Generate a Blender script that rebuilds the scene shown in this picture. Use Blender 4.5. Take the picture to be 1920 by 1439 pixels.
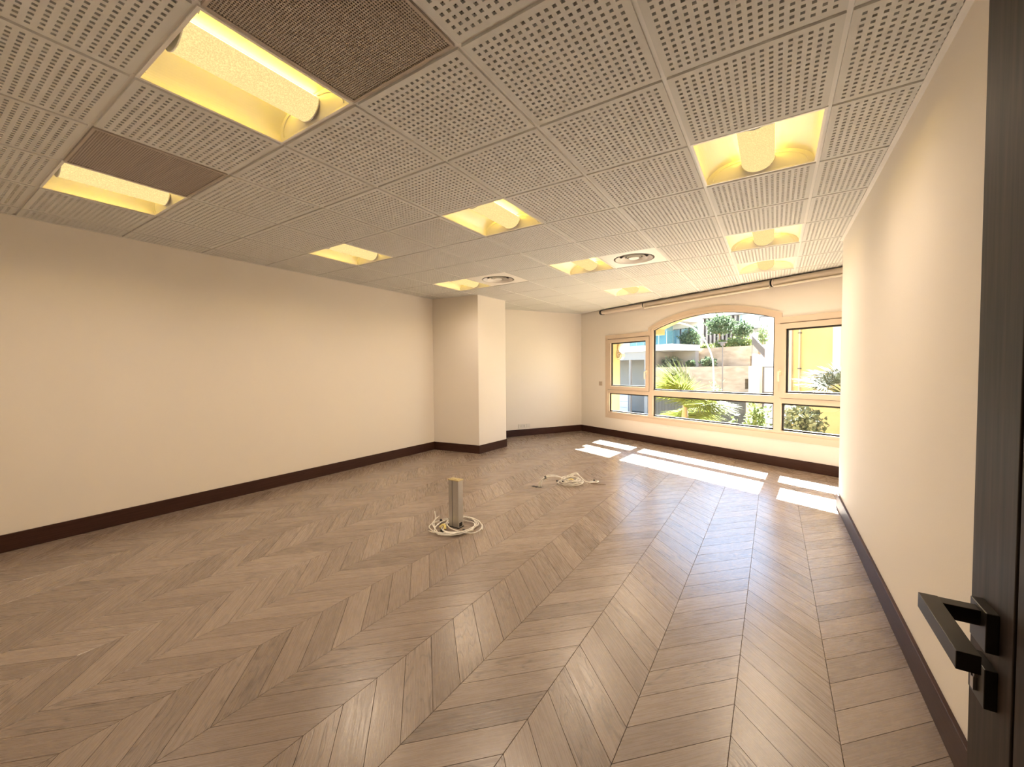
import bpy, bmesh, math, random
from mathutils import Vector, Matrix
random.seed(7)
for o in list(bpy.data.objects): bpy.data.objects.remove(o)
S = bpy.context.scene
C = S.collection
PI = math.pi

# ---------------------------------------------------------------- camera, sky, sun, exposure
CAM = Vector((0.3969, -1.8018, 1.3361))
cam_d = bpy.data.cameras.new('camera')
cam_d.sensor_width = 36.0; cam_d.lens = 764.91 / 1920 * 36.0; cam_d.clip_start = 0.02; cam_d.clip_end = 400
cam = bpy.data.objects.new('camera', cam_d); C.objects.link(cam)
yaw, pit, rol = -0.5704046, -0.0329672, -0.0078646
fwd = Vector((math.sin(yaw)*math.cos(pit), math.cos(yaw)*math.cos(pit), math.sin(pit)))
r0 = Vector((math.cos(yaw), -math.sin(yaw), 0)); u0 = r0.cross(fwd)
rgt = r0*math.cos(rol) + u0*math.sin(rol); upv = -r0*math.sin(rol) + u0*math.cos(rol)
M3 = Matrix((rgt, upv, -fwd)).transposed()
cam.matrix_world = Matrix.Translation(CAM) @ M3.to_4x4()
S.camera = cam

SUN_DIR = Vector((0.075, 1.0, 0.905)).normalized()          # towards the sun
w = bpy.data.worlds.new('sky'); S.world = w; w.use_nodes = True
wn = w.node_tree; wn.nodes.clear()
sky = wn.nodes.new('ShaderNodeTexSky'); sky.sky_type = 'NISHITA'; sky.sun_disc = False
sky.sun_elevation = math.asin(SUN_DIR.z); sky.sun_rotation = math.atan2(SUN_DIR.x, SUN_DIR.y)
sky.altitude = 50; sky.air_density = 1.0; sky.dust_density = 0.2; sky.ozone_density = 2.5
bgn = wn.nodes.new('ShaderNodeBackground'); bgn.inputs['Strength'].default_value = 0.66
wo = wn.nodes.new('ShaderNodeOutputWorld')
wn.links.new(sky.outputs[0], bgn.inputs[0]); wn.links.new(bgn.outputs[0], wo.inputs[0])

sd = bpy.data.lights.new('sun_offscreen', 'SUN'); sd.energy = 110.0; sd.angle = 0.009; sd.color = (1.0, 0.98, 0.95)
so = bpy.data.objects.new('sun_offscreen', sd); C.objects.link(so)
so.rotation_euler = (-SUN_DIR).to_track_quat('-Z', 'Y').to_euler(); so.location = (0, 20, 18)

S.view_settings.view_transform = 'Standard'; S.view_settings.look = 'None'
S.view_settings.gamma = 1.0; S.view_settings.use_curve_mapping = False
S.view_settings.exposure = 0.74
LAMP = 0.62                                                 # radiance of the lamp baskets
LAMP_COL = (1.0, 0.73, 0.30)
LAMP_W = 39.0                                                # power of each fixture's tube light
LAMP_LIGHT = (1.0, 0.81, 0.63)

# ---------------------------------------------------------------- node helpers and materials
def mat(name, col, rough=0.6, metal=0.0, spec=0.5):
    m = bpy.data.materials.new(name); m.use_nodes = True
    b = m.node_tree.nodes['Principled BSDF']
    b.inputs['Base Color'].default_value = (*col, 1); b.inputs['Roughness'].default_value = rough
    b.inputs['Metallic'].default_value = metal; b.inputs['Specular IOR Level'].default_value = spec
    return m
def N(nt, kind, **kw):
    n = nt.nodes.new(kind)
    for k, v in kw.items(): setattr(n, k, v)
    return n
def mth(nt, op, a, b=None, c=None):
    n = nt.nodes.new('ShaderNodeMath'); n.operation = op
    for i, x in enumerate((a, b, c)):
        if x is None: continue
        if isinstance(x, (int, float)): n.inputs[i].default_value = x
        else: nt.links.new(x, n.inputs[i])
    return n.outputs[0]
def bump_noise(m, scale, strength, dist=0.002, detail=3.0, stretch=None):
    nt = m.node_tree; b = nt.nodes['Principled BSDF']
    tc = N(nt, 'ShaderNodeTexCoord'); no = N(nt, 'ShaderNodeTexNoise')
    no.inputs['Scale'].default_value = scale; no.inputs['Detail'].default_value = detail
    src = tc.outputs['Object']
    if stretch:
        mp = N(nt, 'ShaderNodeMapping'); mp.inputs['Scale'].default_value = stretch
        nt.links.new(src, mp.inputs[0]); src = mp.outputs[0]
    nt.links.new(src, no.inputs['Vector'])
    bu = N(nt, 'ShaderNodeBump'); bu.inputs['Strength'].default_value = strength; bu.inputs['Distance'].default_value = dist
    nt.links.new(no.outputs[0], bu.inputs['Height']); nt.links.new(bu.outputs[0], b.inputs['Normal'])
    return no.outputs[0]
def tint_noise(m, fac, lo, hi, p0=0.35, p1=0.65):
    nt = m.node_tree; b = nt.nodes['Principled BSDF']
    r = N(nt, 'ShaderNodeValToRGB'); r.color_ramp.elements[0].position = p0; r.color_ramp.elements[1].position = p1
    r.color_ramp.elements[0].color = (*lo, 1); r.color_ramp.elements[1].color = (*hi, 1)
    nt.links.new(fac, r.inputs[0]); nt.links.new(r.outputs[0], b.inputs['Base Color'])

M = {}
M['wall'] = mat('wall_paint', (0.82, 0.76, 0.68), 0.75, spec=0.25); bump_noise(M['wall'], 90, 0.25, 0.0015)
M['tile'] = mat('ceiling_tile', (0.66, 0.645, 0.60), 0.9, spec=0.2); bump_noise(M['tile'], 250, 0.2, 0.0006)
M['fleece'] = mat('tile_fleece', (0.05, 0.038, 0.03), 0.95, spec=0.1)
M['tbar'] = mat('grid_bar', (0.78, 0.75, 0.70), 0.5, spec=0.3)
M['plenum'] = mat('plenum', (0.22, 0.21, 0.20), 0.9, spec=0.1)
M['white_enamel'] = mat('white_enamel', (0.86, 0.82, 0.74), 0.4, spec=0.4)
M['reflector'] = mat('lamp_reflector', (0.86, 0.83, 0.76), 0.35, spec=0.4)
M['base'] = mat('baseboard_wood', (0.040, 0.020, 0.014), 0.5, spec=0.25); 
fa = bump_noise(M['base'], 8, 0.15, 0.001, 4, (0.6, 0.6, 14)); tint_noise(M['base'], fa, (0.034, 0.012, 0.007), (0.054, 0.021, 0.013))
M['door'] = mat('door_wood', (0.030, 0.019, 0.013), 0.6, spec=0.3)
fa = bump_noise(M['door'], 9, 0.2, 0.001, 5, (9, 9, 0.5)); tint_noise(M['door'], fa, (0.020, 0.012, 0.008), (0.045, 0.029, 0.020))
M['bronze'] = mat('bronze_metal', (0.042, 0.036, 0.029), 0.42, 0.6)
M['steel'] = mat('steel', (0.45, 0.42, 0.38), 0.3, 1.0)
M['alu'] = mat('brushed_aluminium', (0.56, 0.55, 0.53), 0.38, 0.75); bump_noise(M['alu'], 60, 0.08, 0.0005, 3, (1, 1, 0.02))
M['brass'] = mat('pale_brass', (0.62, 0.52, 0.27), 0.35, 0.6)
M['cable'] = mat('white_cable', (0.80, 0.76, 0.68), 0.45)
M['cable_y'] = mat('yellow_wire', (0.70, 0.58, 0.20), 0.5)
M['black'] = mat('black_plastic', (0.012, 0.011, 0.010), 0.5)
M['frame'] = mat('window_frame_tan', (0.66, 0.53, 0.40), 0.5, spec=0.35); bump_noise(M['frame'], 40, 0.06, 0.0008)
M['handle'] = mat('cream_handle', (0.80, 0.70, 0.50), 0.35)
M['plate'] = mat('socket_plate', (0.70, 0.66, 0.60), 0.4)
M['plate_b'] = mat('switch_plate_beige', (0.50, 0.40, 0.30), 0.45)
M['blind'] = mat('blind_cassette', (0.62, 0.53, 0.43), 0.5, spec=0.3)
M['blind_bar'] = mat('blind_bar', (0.80, 0.72, 0.60), 0.45)
M['diffuser'] = mat('air_diffuser', (0.62, 0.59, 0.54), 0.3, 0.15)
M['grille'] = mat('grille_metal', (0.44, 0.375, 0.31), 0.55, 0.1)
# lamp basket: perforated lens that gives off light
m = bpy.data.materials.new('lamp_basket'); m.use_nodes = True; nt = m.node_tree; nt.nodes.clear()
tc = N(nt, 'ShaderNodeTexCoord'); vo = N(nt, 'ShaderNodeTexVoronoi'); vo.inputs['Scale'].default_value = 190
nt.links.new(tc.outputs['Object'], vo.inputs['Vector'])
st = mth(nt, 'MULTIPLY', mth(nt, 'ADD', mth(nt, 'MULTIPLY', vo.outputs['Distance'], 0.5), 0.8), LAMP)
em = N(nt, 'ShaderNodeEmission'); em.inputs[0].default_value = (*LAMP_COL, 1); nt.links.new(st, em.inputs[1])
ou = N(nt, 'ShaderNodeOutputMaterial'); nt.links.new(em.outputs[0], ou.inputs[0]); M['lamp'] = m
m = bpy.data.materials.new('lamp_tube'); m.use_nodes = True; nt = m.node_tree; nt.nodes.clear()
em = N(nt, 'ShaderNodeEmission'); em.inputs[0].default_value = (1.0, 0.66, 0.06, 1); em.inputs[1].default_value = 22.0
ou = N(nt, 'ShaderNodeOutputMaterial'); nt.links.new(em.outputs[0], ou.inputs[0]); M['tube'] = m
# window glass: thin sheet, clear for light and reflecting by fresnel
def glass(name, tint, refl=1.0):
    m = bpy.data.materials.new(name); m.use_nodes = True; nt = m.node_tree; nt.nodes.clear()
    tr = N(nt, 'ShaderNodeBsdfTransparent'); tr.inputs[0].default_value = (*tint, 1)
    gl = N(nt, 'ShaderNodeBsdfGlossy'); gl.inputs['Roughness'].default_value = 0.02
    lw = N(nt, 'ShaderNodeLayerWeight'); lw.inputs[0].default_value = 0.5
    sch = mth(nt, 'ADD', 0.03, mth(nt, 'MULTIPLY', mth(nt, 'POWER', lw.outputs['Facing'], 5.0), 0.6))
    mx = N(nt, 'ShaderNodeMixShader'); nt.links.new(mth(nt, 'MULTIPLY', sch, refl), mx.inputs[0])
    nt.links.new(tr.outputs[0], mx.inputs[1]); nt.links.new(gl.outputs[0], mx.inputs[2])
    o = N(nt, 'ShaderNodeOutputMaterial'); nt.links.new(mx.outputs[0], o.inputs[0]); return m
M['glass'] = glass('window_glass', (0.95, 0.97, 0.96))
M['glass_b'] = glass('balcony_glass', (0.60, 0.80, 0.83))

# floor: chevron oak, laid in strips along y; every board its own tone and grain
SX0, SW, SP = 0.611, 0.3307, 0.1663          # a seam, strip width, pitch of the joints along a seam
m = bpy.data.materials.new('chevron_oak'); m.use_nodes = True; nt = m.node_tree; bs = nt.nodes['Principled BSDF']
ge = N(nt, 'ShaderNodeNewGeometry'); sx = N(nt, 'ShaderNodeSeparateXYZ'); nt.links.new(ge.outputs['Position'], sx.inputs[0])
X, Y = sx.outputs[0], sx.outputs[1]
xs = mth(nt, 'DIVIDE', mth(nt, 'SUBTRACT', X, SX0), SW); k = mth(nt, 'FLOOR', xs); fr = mth(nt, 'SUBTRACT', xs, k)
par = mth(nt, 'FLOORED_MODULO', k, 2.0)                    # 0: strip right of SX0 rises to the right
sg = mth(nt, 'SUBTRACT', 1.0, mth(nt, 'MULTIPLY', par, 2.0))
vv = mth(nt, 'SUBTRACT', mth(nt, 'DIVIDE', Y, SP), mth(nt, 'MULTIPLY', sg, mth(nt, 'MULTIPLY', fr, 2.0)))
j = mth(nt, 'FLOOR', vv)
cv = N(nt, 'ShaderNodeCombineXYZ'); nt.links.new(k, cv.inputs[0]); nt.links.new(j, cv.inputs[1])
wn_ = N(nt, 'ShaderNodeTexWhiteNoise', noise_dimensions='3D'); nt.links.new(cv.outputs[0], wn_.inputs['Vector'])
rnd = wn_.outputs['Value']; sc_ = N(nt, 'ShaderNodeSeparateColor'); nt.links.new(wn_.outputs['Color'], sc_.inputs[0])
rnd2 = sc_.outputs[1]; rnd3 = sc_.outputs[2]
along = mth(nt, 'ADD', X, mth(nt, 'MULTIPLY', sg, Y)); across = mth(nt, 'SUBTRACT', Y, mth(nt, 'MULTIPLY', sg, X))
def gvec(a, c, o):
    v = N(nt, 'ShaderNodeCombineXYZ'); nt.links.new(mth(nt, 'MULTIPLY', along, a), v.inputs[0])
    nt.links.new(mth(nt, 'MULTIPLY', across, c), v.inputs[1]); nt.links.new(mth(nt, 'MULTIPLY', rnd, o), v.inputs[2]); return v.outputs[0]
n1 = N(nt, 'ShaderNodeTexNoise'); n1.inputs['Scale'].default_value = 1; n1.inputs['Detail'].default_value = 5; n1.inputs['Roughness'].default_value = 0.65
nt.links.new(gvec(4, 150, 90), n1.inputs['Vector'])                       # fine pores
n2 = N(nt, 'ShaderNodeTexNoise'); n2.inputs['Scale'].default_value = 1; n2.inputs['Detail'].default_value = 2
nt.links.new(gvec(1.3, 7, 60), n2.inputs['Vector'])                       # broad figure
n3 = N(nt, 'ShaderNodeTexNoise'); n3.inputs['Scale'].default_value = 1; n3.inputs['Detail'].default_value = 1.5
nt.links.new(gvec(1.5, 9, 40), n3.inputs['Vector'])
rings = mth(nt, 'SINE', mth(nt, 'MULTIPLY', n3.outputs[0], 62.0))         # cathedral lines
cath = mth(nt, 'MULTIPLY', mth(nt, 'POWER', mth(nt, 'MAXIMUM', rings, 0.0), 6.0), mth(nt, 'GREATER_THAN', rnd2, 0.68))
pore = mth(nt, 'POWER', mth(nt, 'SUBTRACT', 1.0, n1.outputs[0]), 2.0)
tone = mth(nt, 'ADD', mth(nt, 'MULTIPLY', rnd3, 0.50), mth(nt, 'MULTIPLY', n2.outputs[0], 0.50))
rp = N(nt, 'ShaderNodeValToRGB'); e = rp.color_ramp.elements
e[0].position = 0.15; e[0].color = (0.205, 0.153, 0.118, 1); e[1].position = 0.95; e[1].color = (0.330, 0.257, 0.203, 1)
e2 = e.new(0.55); e2.color = (0.268, 0.203, 0.159, 1)
nt.links.new(tone, rp.inputs[0])
dk = mth(nt, 'SUBTRACT', mth(nt, 'SUBTRACT', 1.02, mth(nt, 'MULTIPLY', pore, 0.27)), mth(nt, 'MULTIPLY', cath, mth(nt, 'MULTIPLY', n1.outputs[0], 0.62)))
mx = N(nt, 'ShaderNodeMix', data_type='RGBA', blend_type='MULTIPLY'); mx.inputs[0].default_value = 1
nt.links.new(rp.outputs[0], mx.inputs[6]); cg = N(nt, 'ShaderNodeCombineXYZ')
for i in range(3): nt.links.new(dk, cg.inputs[i])
nt.links.new(cg.outputs[0], mx.inputs[7]); nt.links.new(mx.outputs[2], bs.inputs['Base Color'])
nt.links.new(mth(nt, 'ADD', 0.20, mth(nt, 'MULTIPLY', pore, 0.30)), bs.inputs['Roughness'])
bu = N(nt, 'ShaderNodeBump'); bu.inputs['Strength'].default_value = 0.35; bu.inputs['Distance'].default_value = 0.0006
nt.links.new(mth(nt, 'SUBTRACT', n1.outputs[0], mth(nt, 'MULTIPLY', cath, 0.6)), bu.inputs['Height']); nt.links.new(bu.outputs[0], bs.inputs['Normal'])
bs.inputs['Specular IOR Level'].default_value = 1.0
M['oak'] = m
M['joint'] = mat('floor_joint', (0.20, 0.150, 0.112), 0.8)
# outdoors
M['paving'] = mat('paving', (0.13, 0.12, 0.107), 0.9); bump_noise(M['paving'], 3, 0.3, 0.02)
M['stone'] = mat('terrace_stone', (0.62, 0.47, 0.33), 0.9); fa = bump_noise(M['stone'], 2.2, 0.4, 0.03, 5, (1, 1, 3)); tint_noise(M['stone'], fa, (0.30, 0.225, 0.155), (0.42, 0.325, 0.235))
M['soil'] = mat('soil', (0.22, 0.16, 0.10), 0.95)
M['render_white'] = mat('white_render', (0.60, 0.58, 0.55), 0.8)
M['render_blue'] = mat('pale_blue_panel', (0.26, 0.42, 0.48), 0.4)
M['render_orange'] = mat('orange_render', (0.52, 0.25, 0.11), 0.8)
M['yellow'] = mat('yellow_render', (0.88, 0.64, 0.27), 0.85); fa = bump_noise(M['yellow'], 1.2, 0.1, 0.01); tint_noise(M['yellow'], fa, (0.43, 0.31, 0.13), (0.49, 0.36, 0.165))
M['pinkish'] = mat('pink_render', (0.50, 0.35, 0.24), 0.85)
M['cream'] = mat('cream_plaster', (0.58, 0.49, 0.35), 0.8)
M['dark_grey'] = mat('dark_grey', (0.045, 0.045, 0.045), 0.7)
M['mid_grey'] = mat('mid_grey', (0.10, 0.088, 0.075), 0.8); bump_noise(M['mid_grey'], 6, 0.3, 0.02)
M['concrete'] = mat('garage_concrete', (0.30, 0.28, 0.26), 0.85); bump_noise(M['concrete'], 6, 0.3, 0.02)
M['fin'] = mat('dark_fins', (0.10, 0.09, 0.09), 0.6)
M['window_dark'] = mat('far_window', (0.10, 0.20, 0.24), 0.15)
M['door_blue'] = mat('pale_garage_door', (0.55, 0.60, 0.68), 0.5)
M['pole_cream'] = mat('cream_pole', (0.60, 0.56, 0.47), 0.5)
M['bark'] = mat('bark', (0.20, 0.14, 0.09), 0.9); bump_noise(M['bark'], 12, 0.5, 0.02)
def leafmat(name, a, b, trans=0.4):
    m = bpy.data.materials.new(name); m.use_nodes = True; nt = m.node_tree; bs = nt.nodes['Principled BSDF']
    g = N(nt, 'ShaderNodeNewGeometry'); r = N(nt, 'ShaderNodeValToRGB'); nt.links.new(g.outputs['Random Per Island'], r.inputs[0])
    r.color_ramp.elements[0].color = (*a, 1); r.color_ramp.elements[1].color = (*b, 1)
    nt.links.new(r.outputs[0], bs.inputs['Base Color']); bs.inputs['Roughness'].default_value = 0.6; bs.inputs['Specular IOR Level'].default_value = 0.1
    t_ = N(nt, 'ShaderNodeBsdfTranslucent'); nt.links.new(r.outputs[0], t_.inputs[0])
    x_ = N(nt, 'ShaderNodeMixShader'); x_.inputs[0].default_value = trans
    nt.links.new(bs.outputs[0], x_.inputs[1]); nt.links.new(t_.outputs[0], x_.inputs[2])
    nt.links.new(x_.outputs[0], nt.nodes['Material Output'].inputs[0]); return m
M['leaf_dark'] = leafmat('dark_leaves', (0.04, 0.065, 0.035), (0.10, 0.14, 0.075), 0.3)
M['leaf_mid'] = leafmat('mid_leaves', (0.08, 0.12, 0.055), (0.17, 0.21, 0.09), 0.35)
M['leaf_light'] = leafmat('light_leaves', (0.12, 0.16, 0.05), (0.23, 0.27, 0.10), 0.4)
M['leaf_grey'] = leafmat('grey_green_leaves', (0.09, 0.11, 0.075), (0.20, 0.22, 0.165), 0.3)
M['palm'] = leafmat('palm_leaves', (0.07, 0.09, 0.016), (0.17, 0.19, 0.04), 0.45)
M['palm_grey'] = leafmat('grey_palm_leaves', (0.04, 0.05, 0.025), (0.10, 0.11, 0.065), 0.3)

# ---------------------------------------------------------------- mesh helpers
class MB:
    def __init__(s): s.v = []; s.f = []; s.m = []
    def quad(s, pts, mi=0):
        n = len(s.v); s.v += [tuple(p) for p in pts]; s.f.append(tuple(range(n, n+len(pts)))); s.m.append(mi); return s
    def box(s, x0, x1, y0, y1, z0, z1, mi=0, T=None):
        p = [(x0,y0,z0),(x1,y0,z0),(x1,y1,z0),(x0,y1,z0),(x0,y0,z1),(x1,y0,z1),(x1,y1,z1),(x0,y1,z1)]
        if T: p = [T(*q) for q in p]
        n = len(s.v); s.v += p
        for f in ((0,3,2,1),(4,5,6,7),(0,1,5,4),(1,2,6,5),(2,3,7,6),(3,0,4,7)):
            s.f.append(tuple(n+i for i in f)); s.m.append(mi)
        return s
    def prism(s, poly, z0, z1, mi=0, T=None):          # poly ccw in (x,y)
        n = len(s.v); k = len(poly)
        p = [(x,y,z0) for x,y in poly] + [(x,y,z1) for x,y in poly]
        if T: p = [T(*q) for q in p]
        s.v += p
        s.f.append(tuple(n+i for i in reversed(range(k)))); s.f.append(tuple(n+k+i for i in range(k)))
        for i in range(k): s.f.append((n+i, n+(i+1)%k, n+k+(i+1)%k, n+k+i))
        s.m += [mi]*(k+2); return s
    def tube(s, pts, r, seg=8, mi=0, closed=False, cap=True):
        pts = [Vector(p) for p in pts]; k = len(pts); n0 = len(s.v); nrm = None
        rr = r if isinstance(r, (list, tuple)) else [r]*k
        for i in range(k):
            a = pts[i-1] if (i > 0 or closed) else pts[i]; b = pts[(i+1) % k] if (i < k-1 or closed) else pts[i]
            t = (b-a).normalized()
            if nrm is None: nrm = t.orthogonal().normalized()
            nrm = (nrm - t*nrm.dot(t)).normalized(); bi = t.cross(nrm)
            for q in range(seg):
                an = 2*PI*q/seg; s.v.append(tuple(pts[i] + (nrm*math.cos(an) + bi*math.sin(an))*rr[i]))
        for i in range(k if closed else k-1):
            for q in range(seg):
                a = n0+i*seg+q; b = n0+i*seg+(q+1) % seg; c = n0+((i+1) % k)*seg+(q+1) % seg; d = n0+((i+1) % k)*seg+q
                s.f.append((a,b,c,d)); s.m.append(mi)
        if cap and not closed:
            s.f.append(tuple(n0+q for q in reversed(range(seg)))); s.f.append(tuple(n0+(k-1)*seg+q for q in range(seg))); s.m += [mi, mi]
        return s
    def lathe(s, prof, seg=40, mi=0, c=(0,0,0)):       # prof: (r, z)
        n0 = len(s.v)
        for r, z in prof:
            for q in range(seg):
                a = 2*PI*q/seg; s.v.append((c[0]+r*math.cos(a), c[1]+r*math.sin(a), c[2]+z))
        for i in range(len(prof)-1):
            for q in range(seg):
                s.f.append((n0+i*seg+q, n0+i*seg+(q+1) % seg, n0+(i+1)*seg+(q+1) % seg, n0+(i+1)*seg+q)); s.m.append(mi)
        return s
    def mesh(s, name, mats, smooth=False):
        me = bpy.data.meshes.new(name); me.from_pydata(s.v, [], s.f)
        for x in mats: me.materials.append(M[x] if isinstance(x, str) else x)
        me.polygons.foreach_set('material_index', s.m)
        if smooth: me.polygons.foreach_set('use_smooth', [True]*len(s.f))
        me.update(); return me
def put(name, data, parent=None, loc=None, rz=None):
    o = bpy.data.objects.new(name, data); C.objects.link(o)
    if parent: o.parent = parent
    if loc is not None: o.location = loc
    if rz is not None: o.rotation_euler = (0, 0, rz)
    return o
def obj(name, mb, mats, parent=None, smooth=False, bevel=0, loc=None, rz=None):
    if isinstance(mats, str): mats = [mats]
    o = put(name, mb.mesh(name, mats, smooth), parent, loc, rz)
    if bevel:
        b = o.modifiers.new('bevel', 'BEVEL'); b.width = bevel; b.segments = 2; b.limit_method = 'ANGLE'
    if smooth:
        try:
            md = o.modifiers.new('split', 'EDGE_SPLIT'); md.split_angle = math.radians(40)
        except Exception: pass
    return o
def tag(o, label, cat, group=None):
    o['label'] = label; o['category'] = cat
    if group: o['group'] = group
    return o
def struct(o, label=None):
    o['kind'] = 'structure'
    if label: o['label'] = label
    return o
def thing(name, label, cat, loc=(0,0,0), group=None, rz=0):
    return tag(put(name, None, None, loc, rz), label, cat, group)
def smoothpath(pts, n=8, closed=False):
    P = [Vector(p) for p in pts]; k = len(P); out = []
    for i in range(k if closed else k-1):
        a = P[i-1] if (i > 0 or closed) else P[i]; b = P[i]; c = P[(i+1) % k]; d = P[(i+2) % k] if (i+2 < k or closed) else c
        for q in range(n):
            t = q/n
            out.append(0.5*((2*b) + (c-a)*t + (2*a-5*b+4*c-d)*t*t + (3*b-a-3*c+d)*t**3))
    if not closed: out.append(P[-1])
    return out

# ---------------------------------------------------------------- room plan
CH = 2.54
XL, XR, YB = -4.45, 0.935, -1.86
A_in, A_fr, A_bk = Vector((-4.45, 3.29)), Vector((-3.56, 3.38)), Vector((-3.53, 4.12))     # column corners
P0 = Vector((-3.13, 6.50)); P1 = Vector((1.05, 4.49)); TV = (P1-P0).normalized(); OUT = Vector((-TV.y, TV.x))
if OUT.y < 0: OUT = -OUT
FL = Vector((-4.06, 4.95)); fl_dir = (P0-FL).normalized()
AL = FL - fl_dir*((FL.x-XL)/fl_dir.x)                          # where the far-left wall meets the left wall line
YR = 3.16; XR2 = 1.75                                          # right wall's outer corner and recess
SEND = (XR2-P0.x)/TV.x; PR = P0 + TV*SEND
def W(s, d, z):                                                # along the window wall, outwards from it, up
    p = P0 + TV*s + OUT*d; return (p.x, p.y, z)
# convex regions (lists of half planes: point, inward normal) that make up the room in plan
def hp(a, b, inside):
    n = Vector((-(b-a).y, (b-a).x)).normalized(); 
    if (inside-a).dot(n) < 0: n = -n
    return (a.copy(), n)
V2 = lambda x, y: Vector((x, y))
ins1 = V2(-2, 0); ins2 = V2(-1, 4.4)
hL = (V2(XL,0), V2(1,0)); hR = (V2(XR,0), V2(-1,0)); hB = (V2(0,YB), V2(0,1))
hLine1 = hp(A_in, A_fr, ins1); hLine2 = (hLine1[0], -hLine1[1])
hWin = hp(P0, P1, ins2); hFar = hp(FL, P0, ins2); hCol = hp(A_fr, A_bk, ins2)
ySplit = A_in.y + (XR-A_in.x)*(A_fr.y-A_in.y)/(A_fr.x-A_in.x)
REG = [[hL, hR, hB, (V2(0,YR), V2(0,-1)), hLine1], [hL, (V2(XR,0), V2(-1,0)), (V2(0,YR), V2(0,1)), hLine1],
       [hLine2, hCol, hFar, hWin, (V2(0,0), V2(0,1)), (V2(XR,0), V2(-1,0))],
       [(V2(0,A_bk.y), V2(0,1)), (hCol[0], -hCol[1]), hL, hFar],
       [hWin, (V2(XR,0), V2(1,0)), (V2(0,YR), V2(0,1)), (V2(XR2,0), V2(-1,0))]]
def clip2(poly, planes):
    for p, n in planes:
        out = []
        for i in range(len(poly)):
            a, b = poly[i], poly[(i+1) % len(poly)]; da, db = (a-p).dot(n), (b-p).dot(n)
            if da >= 0: out.append(a)
            if (da < 0) != (db < 0): out.append(a + (b-a)*(da/(da-db)))
        poly = out
        if len(poly) < 3: return []
    return poly
def area(p): return abs(sum(p[i].x*p[(i+1) % len(p)].y - p[(i+1) % len(p)].x*p[i].y for i in range(len(p))))/2

# ---------------------------------------------------------------- floor
fl = struct(obj('floor', MB().prism([(XL-.15,-3.4),(XR2+.15,-3.4),(XR2+.15,PR.y+.12),(P0.x-.05,P0.y+.17),(XL-.15,P0.y+.17)], -0.10, -0.008), 'joint'), 'taupe oak chevron parquet floor')
hull = [(V2(XL-.1,0), V2(1,0)), (V2(XR2+.1,0), V2(-1,0)), (V2(0,-3.3), V2(0,1)), (hWin[0]-hWin[1]*0.12, hWin[1]), (hFar[0]-hFar[1]*0.12, hFar[1])]
def px_of(x, y, z):
    d = Vector((x,y,z))-CAM; zc = d.dot(fwd)
    if zc < 0.1: return None
    return (960+764.91*d.dot(rgt)/zc, 719.5-764.91*d.dot(upv)/zc)
boards = []
GAP = 0.0007
k0 = int(math.floor((XL-.2-SX0)/SW)); k1 = int(math.ceil((XR2+.2-SX0)/SW))
for k in range(k0, k1):
    xa, xb = SX0+k*SW, SX0+(k+1)*SW; up = (k % 2 == 0)
    for j in range(int(-3.5/SP)-3, int(6.9/SP)+3):
        yl, yr = (j, j+2) if up else (j+2, j)
        if not up: yl, yr = j, j-2
        g = GAP*1.42
        poly = [V2(xa+GAP, yl*SP+g), V2(xb-GAP, yr*SP+g), V2(xb-GAP, (yr+1)*SP-g), V2(xa+GAP, (yl+1)*SP-g)]
        cp = clip2(poly, hull)
        if not cp or area(cp) < 0.002: continue
        cx = sum(p.x for p in cp)/len(cp); cy = sum(p.y for p in cp)/len(cp)
        if XL < cx < A_fr.x-.25 and A_in.y+.2 < cy < A_bk.y-.2: continue
        if cx > XR+.3 and cy < YR-.4 and cy > YB: continue
        vis = 0
        q = [px_of(p.x, p.y, 0) for p in cp]
        if all(q):
            qc = clip2([V2(*a) for a in q], [(V2(0,0),V2(1,0)),(V2(1920,0),V2(-1,0)),(V2(0,0),V2(0,1)),(V2(0,1439),V2(0,-1))])
            if qc: vis = area(qc)
        if cx < XL or cx > XR+.05 and cy < YR: vis = 0
        boards.append((vis, up, len(cp) == 4 and area(cp) > 0.99*area(poly), cp, (xa, yl*SP)))
boards.sort(key=lambda b: -b[0])
BT = 0.011
def board_mesh(pts, ox, oy):
    mb = MB(); ch = 0.0009
    c = V2(sum(p.x for p in pts)/len(pts), sum(p.y for p in pts)/len(pts))
    n = len(pts); lo = [(p.x-ox, p.y-oy, -BT) for p in pts]; hi = [(p.x-ox, p.y-oy, -ch) for p in pts]
    tp = [(p.x-ox+(c.x-p.x)/max((c-p).length,.01)*ch*1.3, p.y-oy+(c.y-p.y)/max((c-p).length,.01)*ch*1.3, 0) for p in pts]
    b = len(mb.v); mb.v += lo+hi+tp
    mb.f.append(tuple(b+2*n+i for i in range(n))); mb.m.append(0)
    for i in range(n):
        i2 = (i+1) % n
        mb.f.append((b+i, b+i2, b+n+i2, b+n+i)); mb.f.append((b+n+i, b+n+i2, b+2*n+i2, b+2*n+i)); mb.m += [1, 0]
    return mb
shared = {}
rest = MB()
for i, (vis, up, whole, cp, org) in enumerate(boards):
    if i < 300 and vis > 0:
        if whole:
            if up not in shared: shared[up] = board_mesh(cp, *org).mesh('board', ['oak', 'joint'])
            me = shared[up]
        else: me = board_mesh(cp, *org).mesh('board', ['oak', 'joint'])
        put('board', me, fl, (org[0], org[1], 0))
    else:
        b = board_mesh(cp, 0, 0); n = len(rest.v); rest.v += b.v; rest.f += [tuple(n+a for a in f) for f in b.f]; rest.m += b.m
ro = obj('board_field', rest, ['oak', 'joint'], fl); ro['kind'] = 'stuff'

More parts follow.
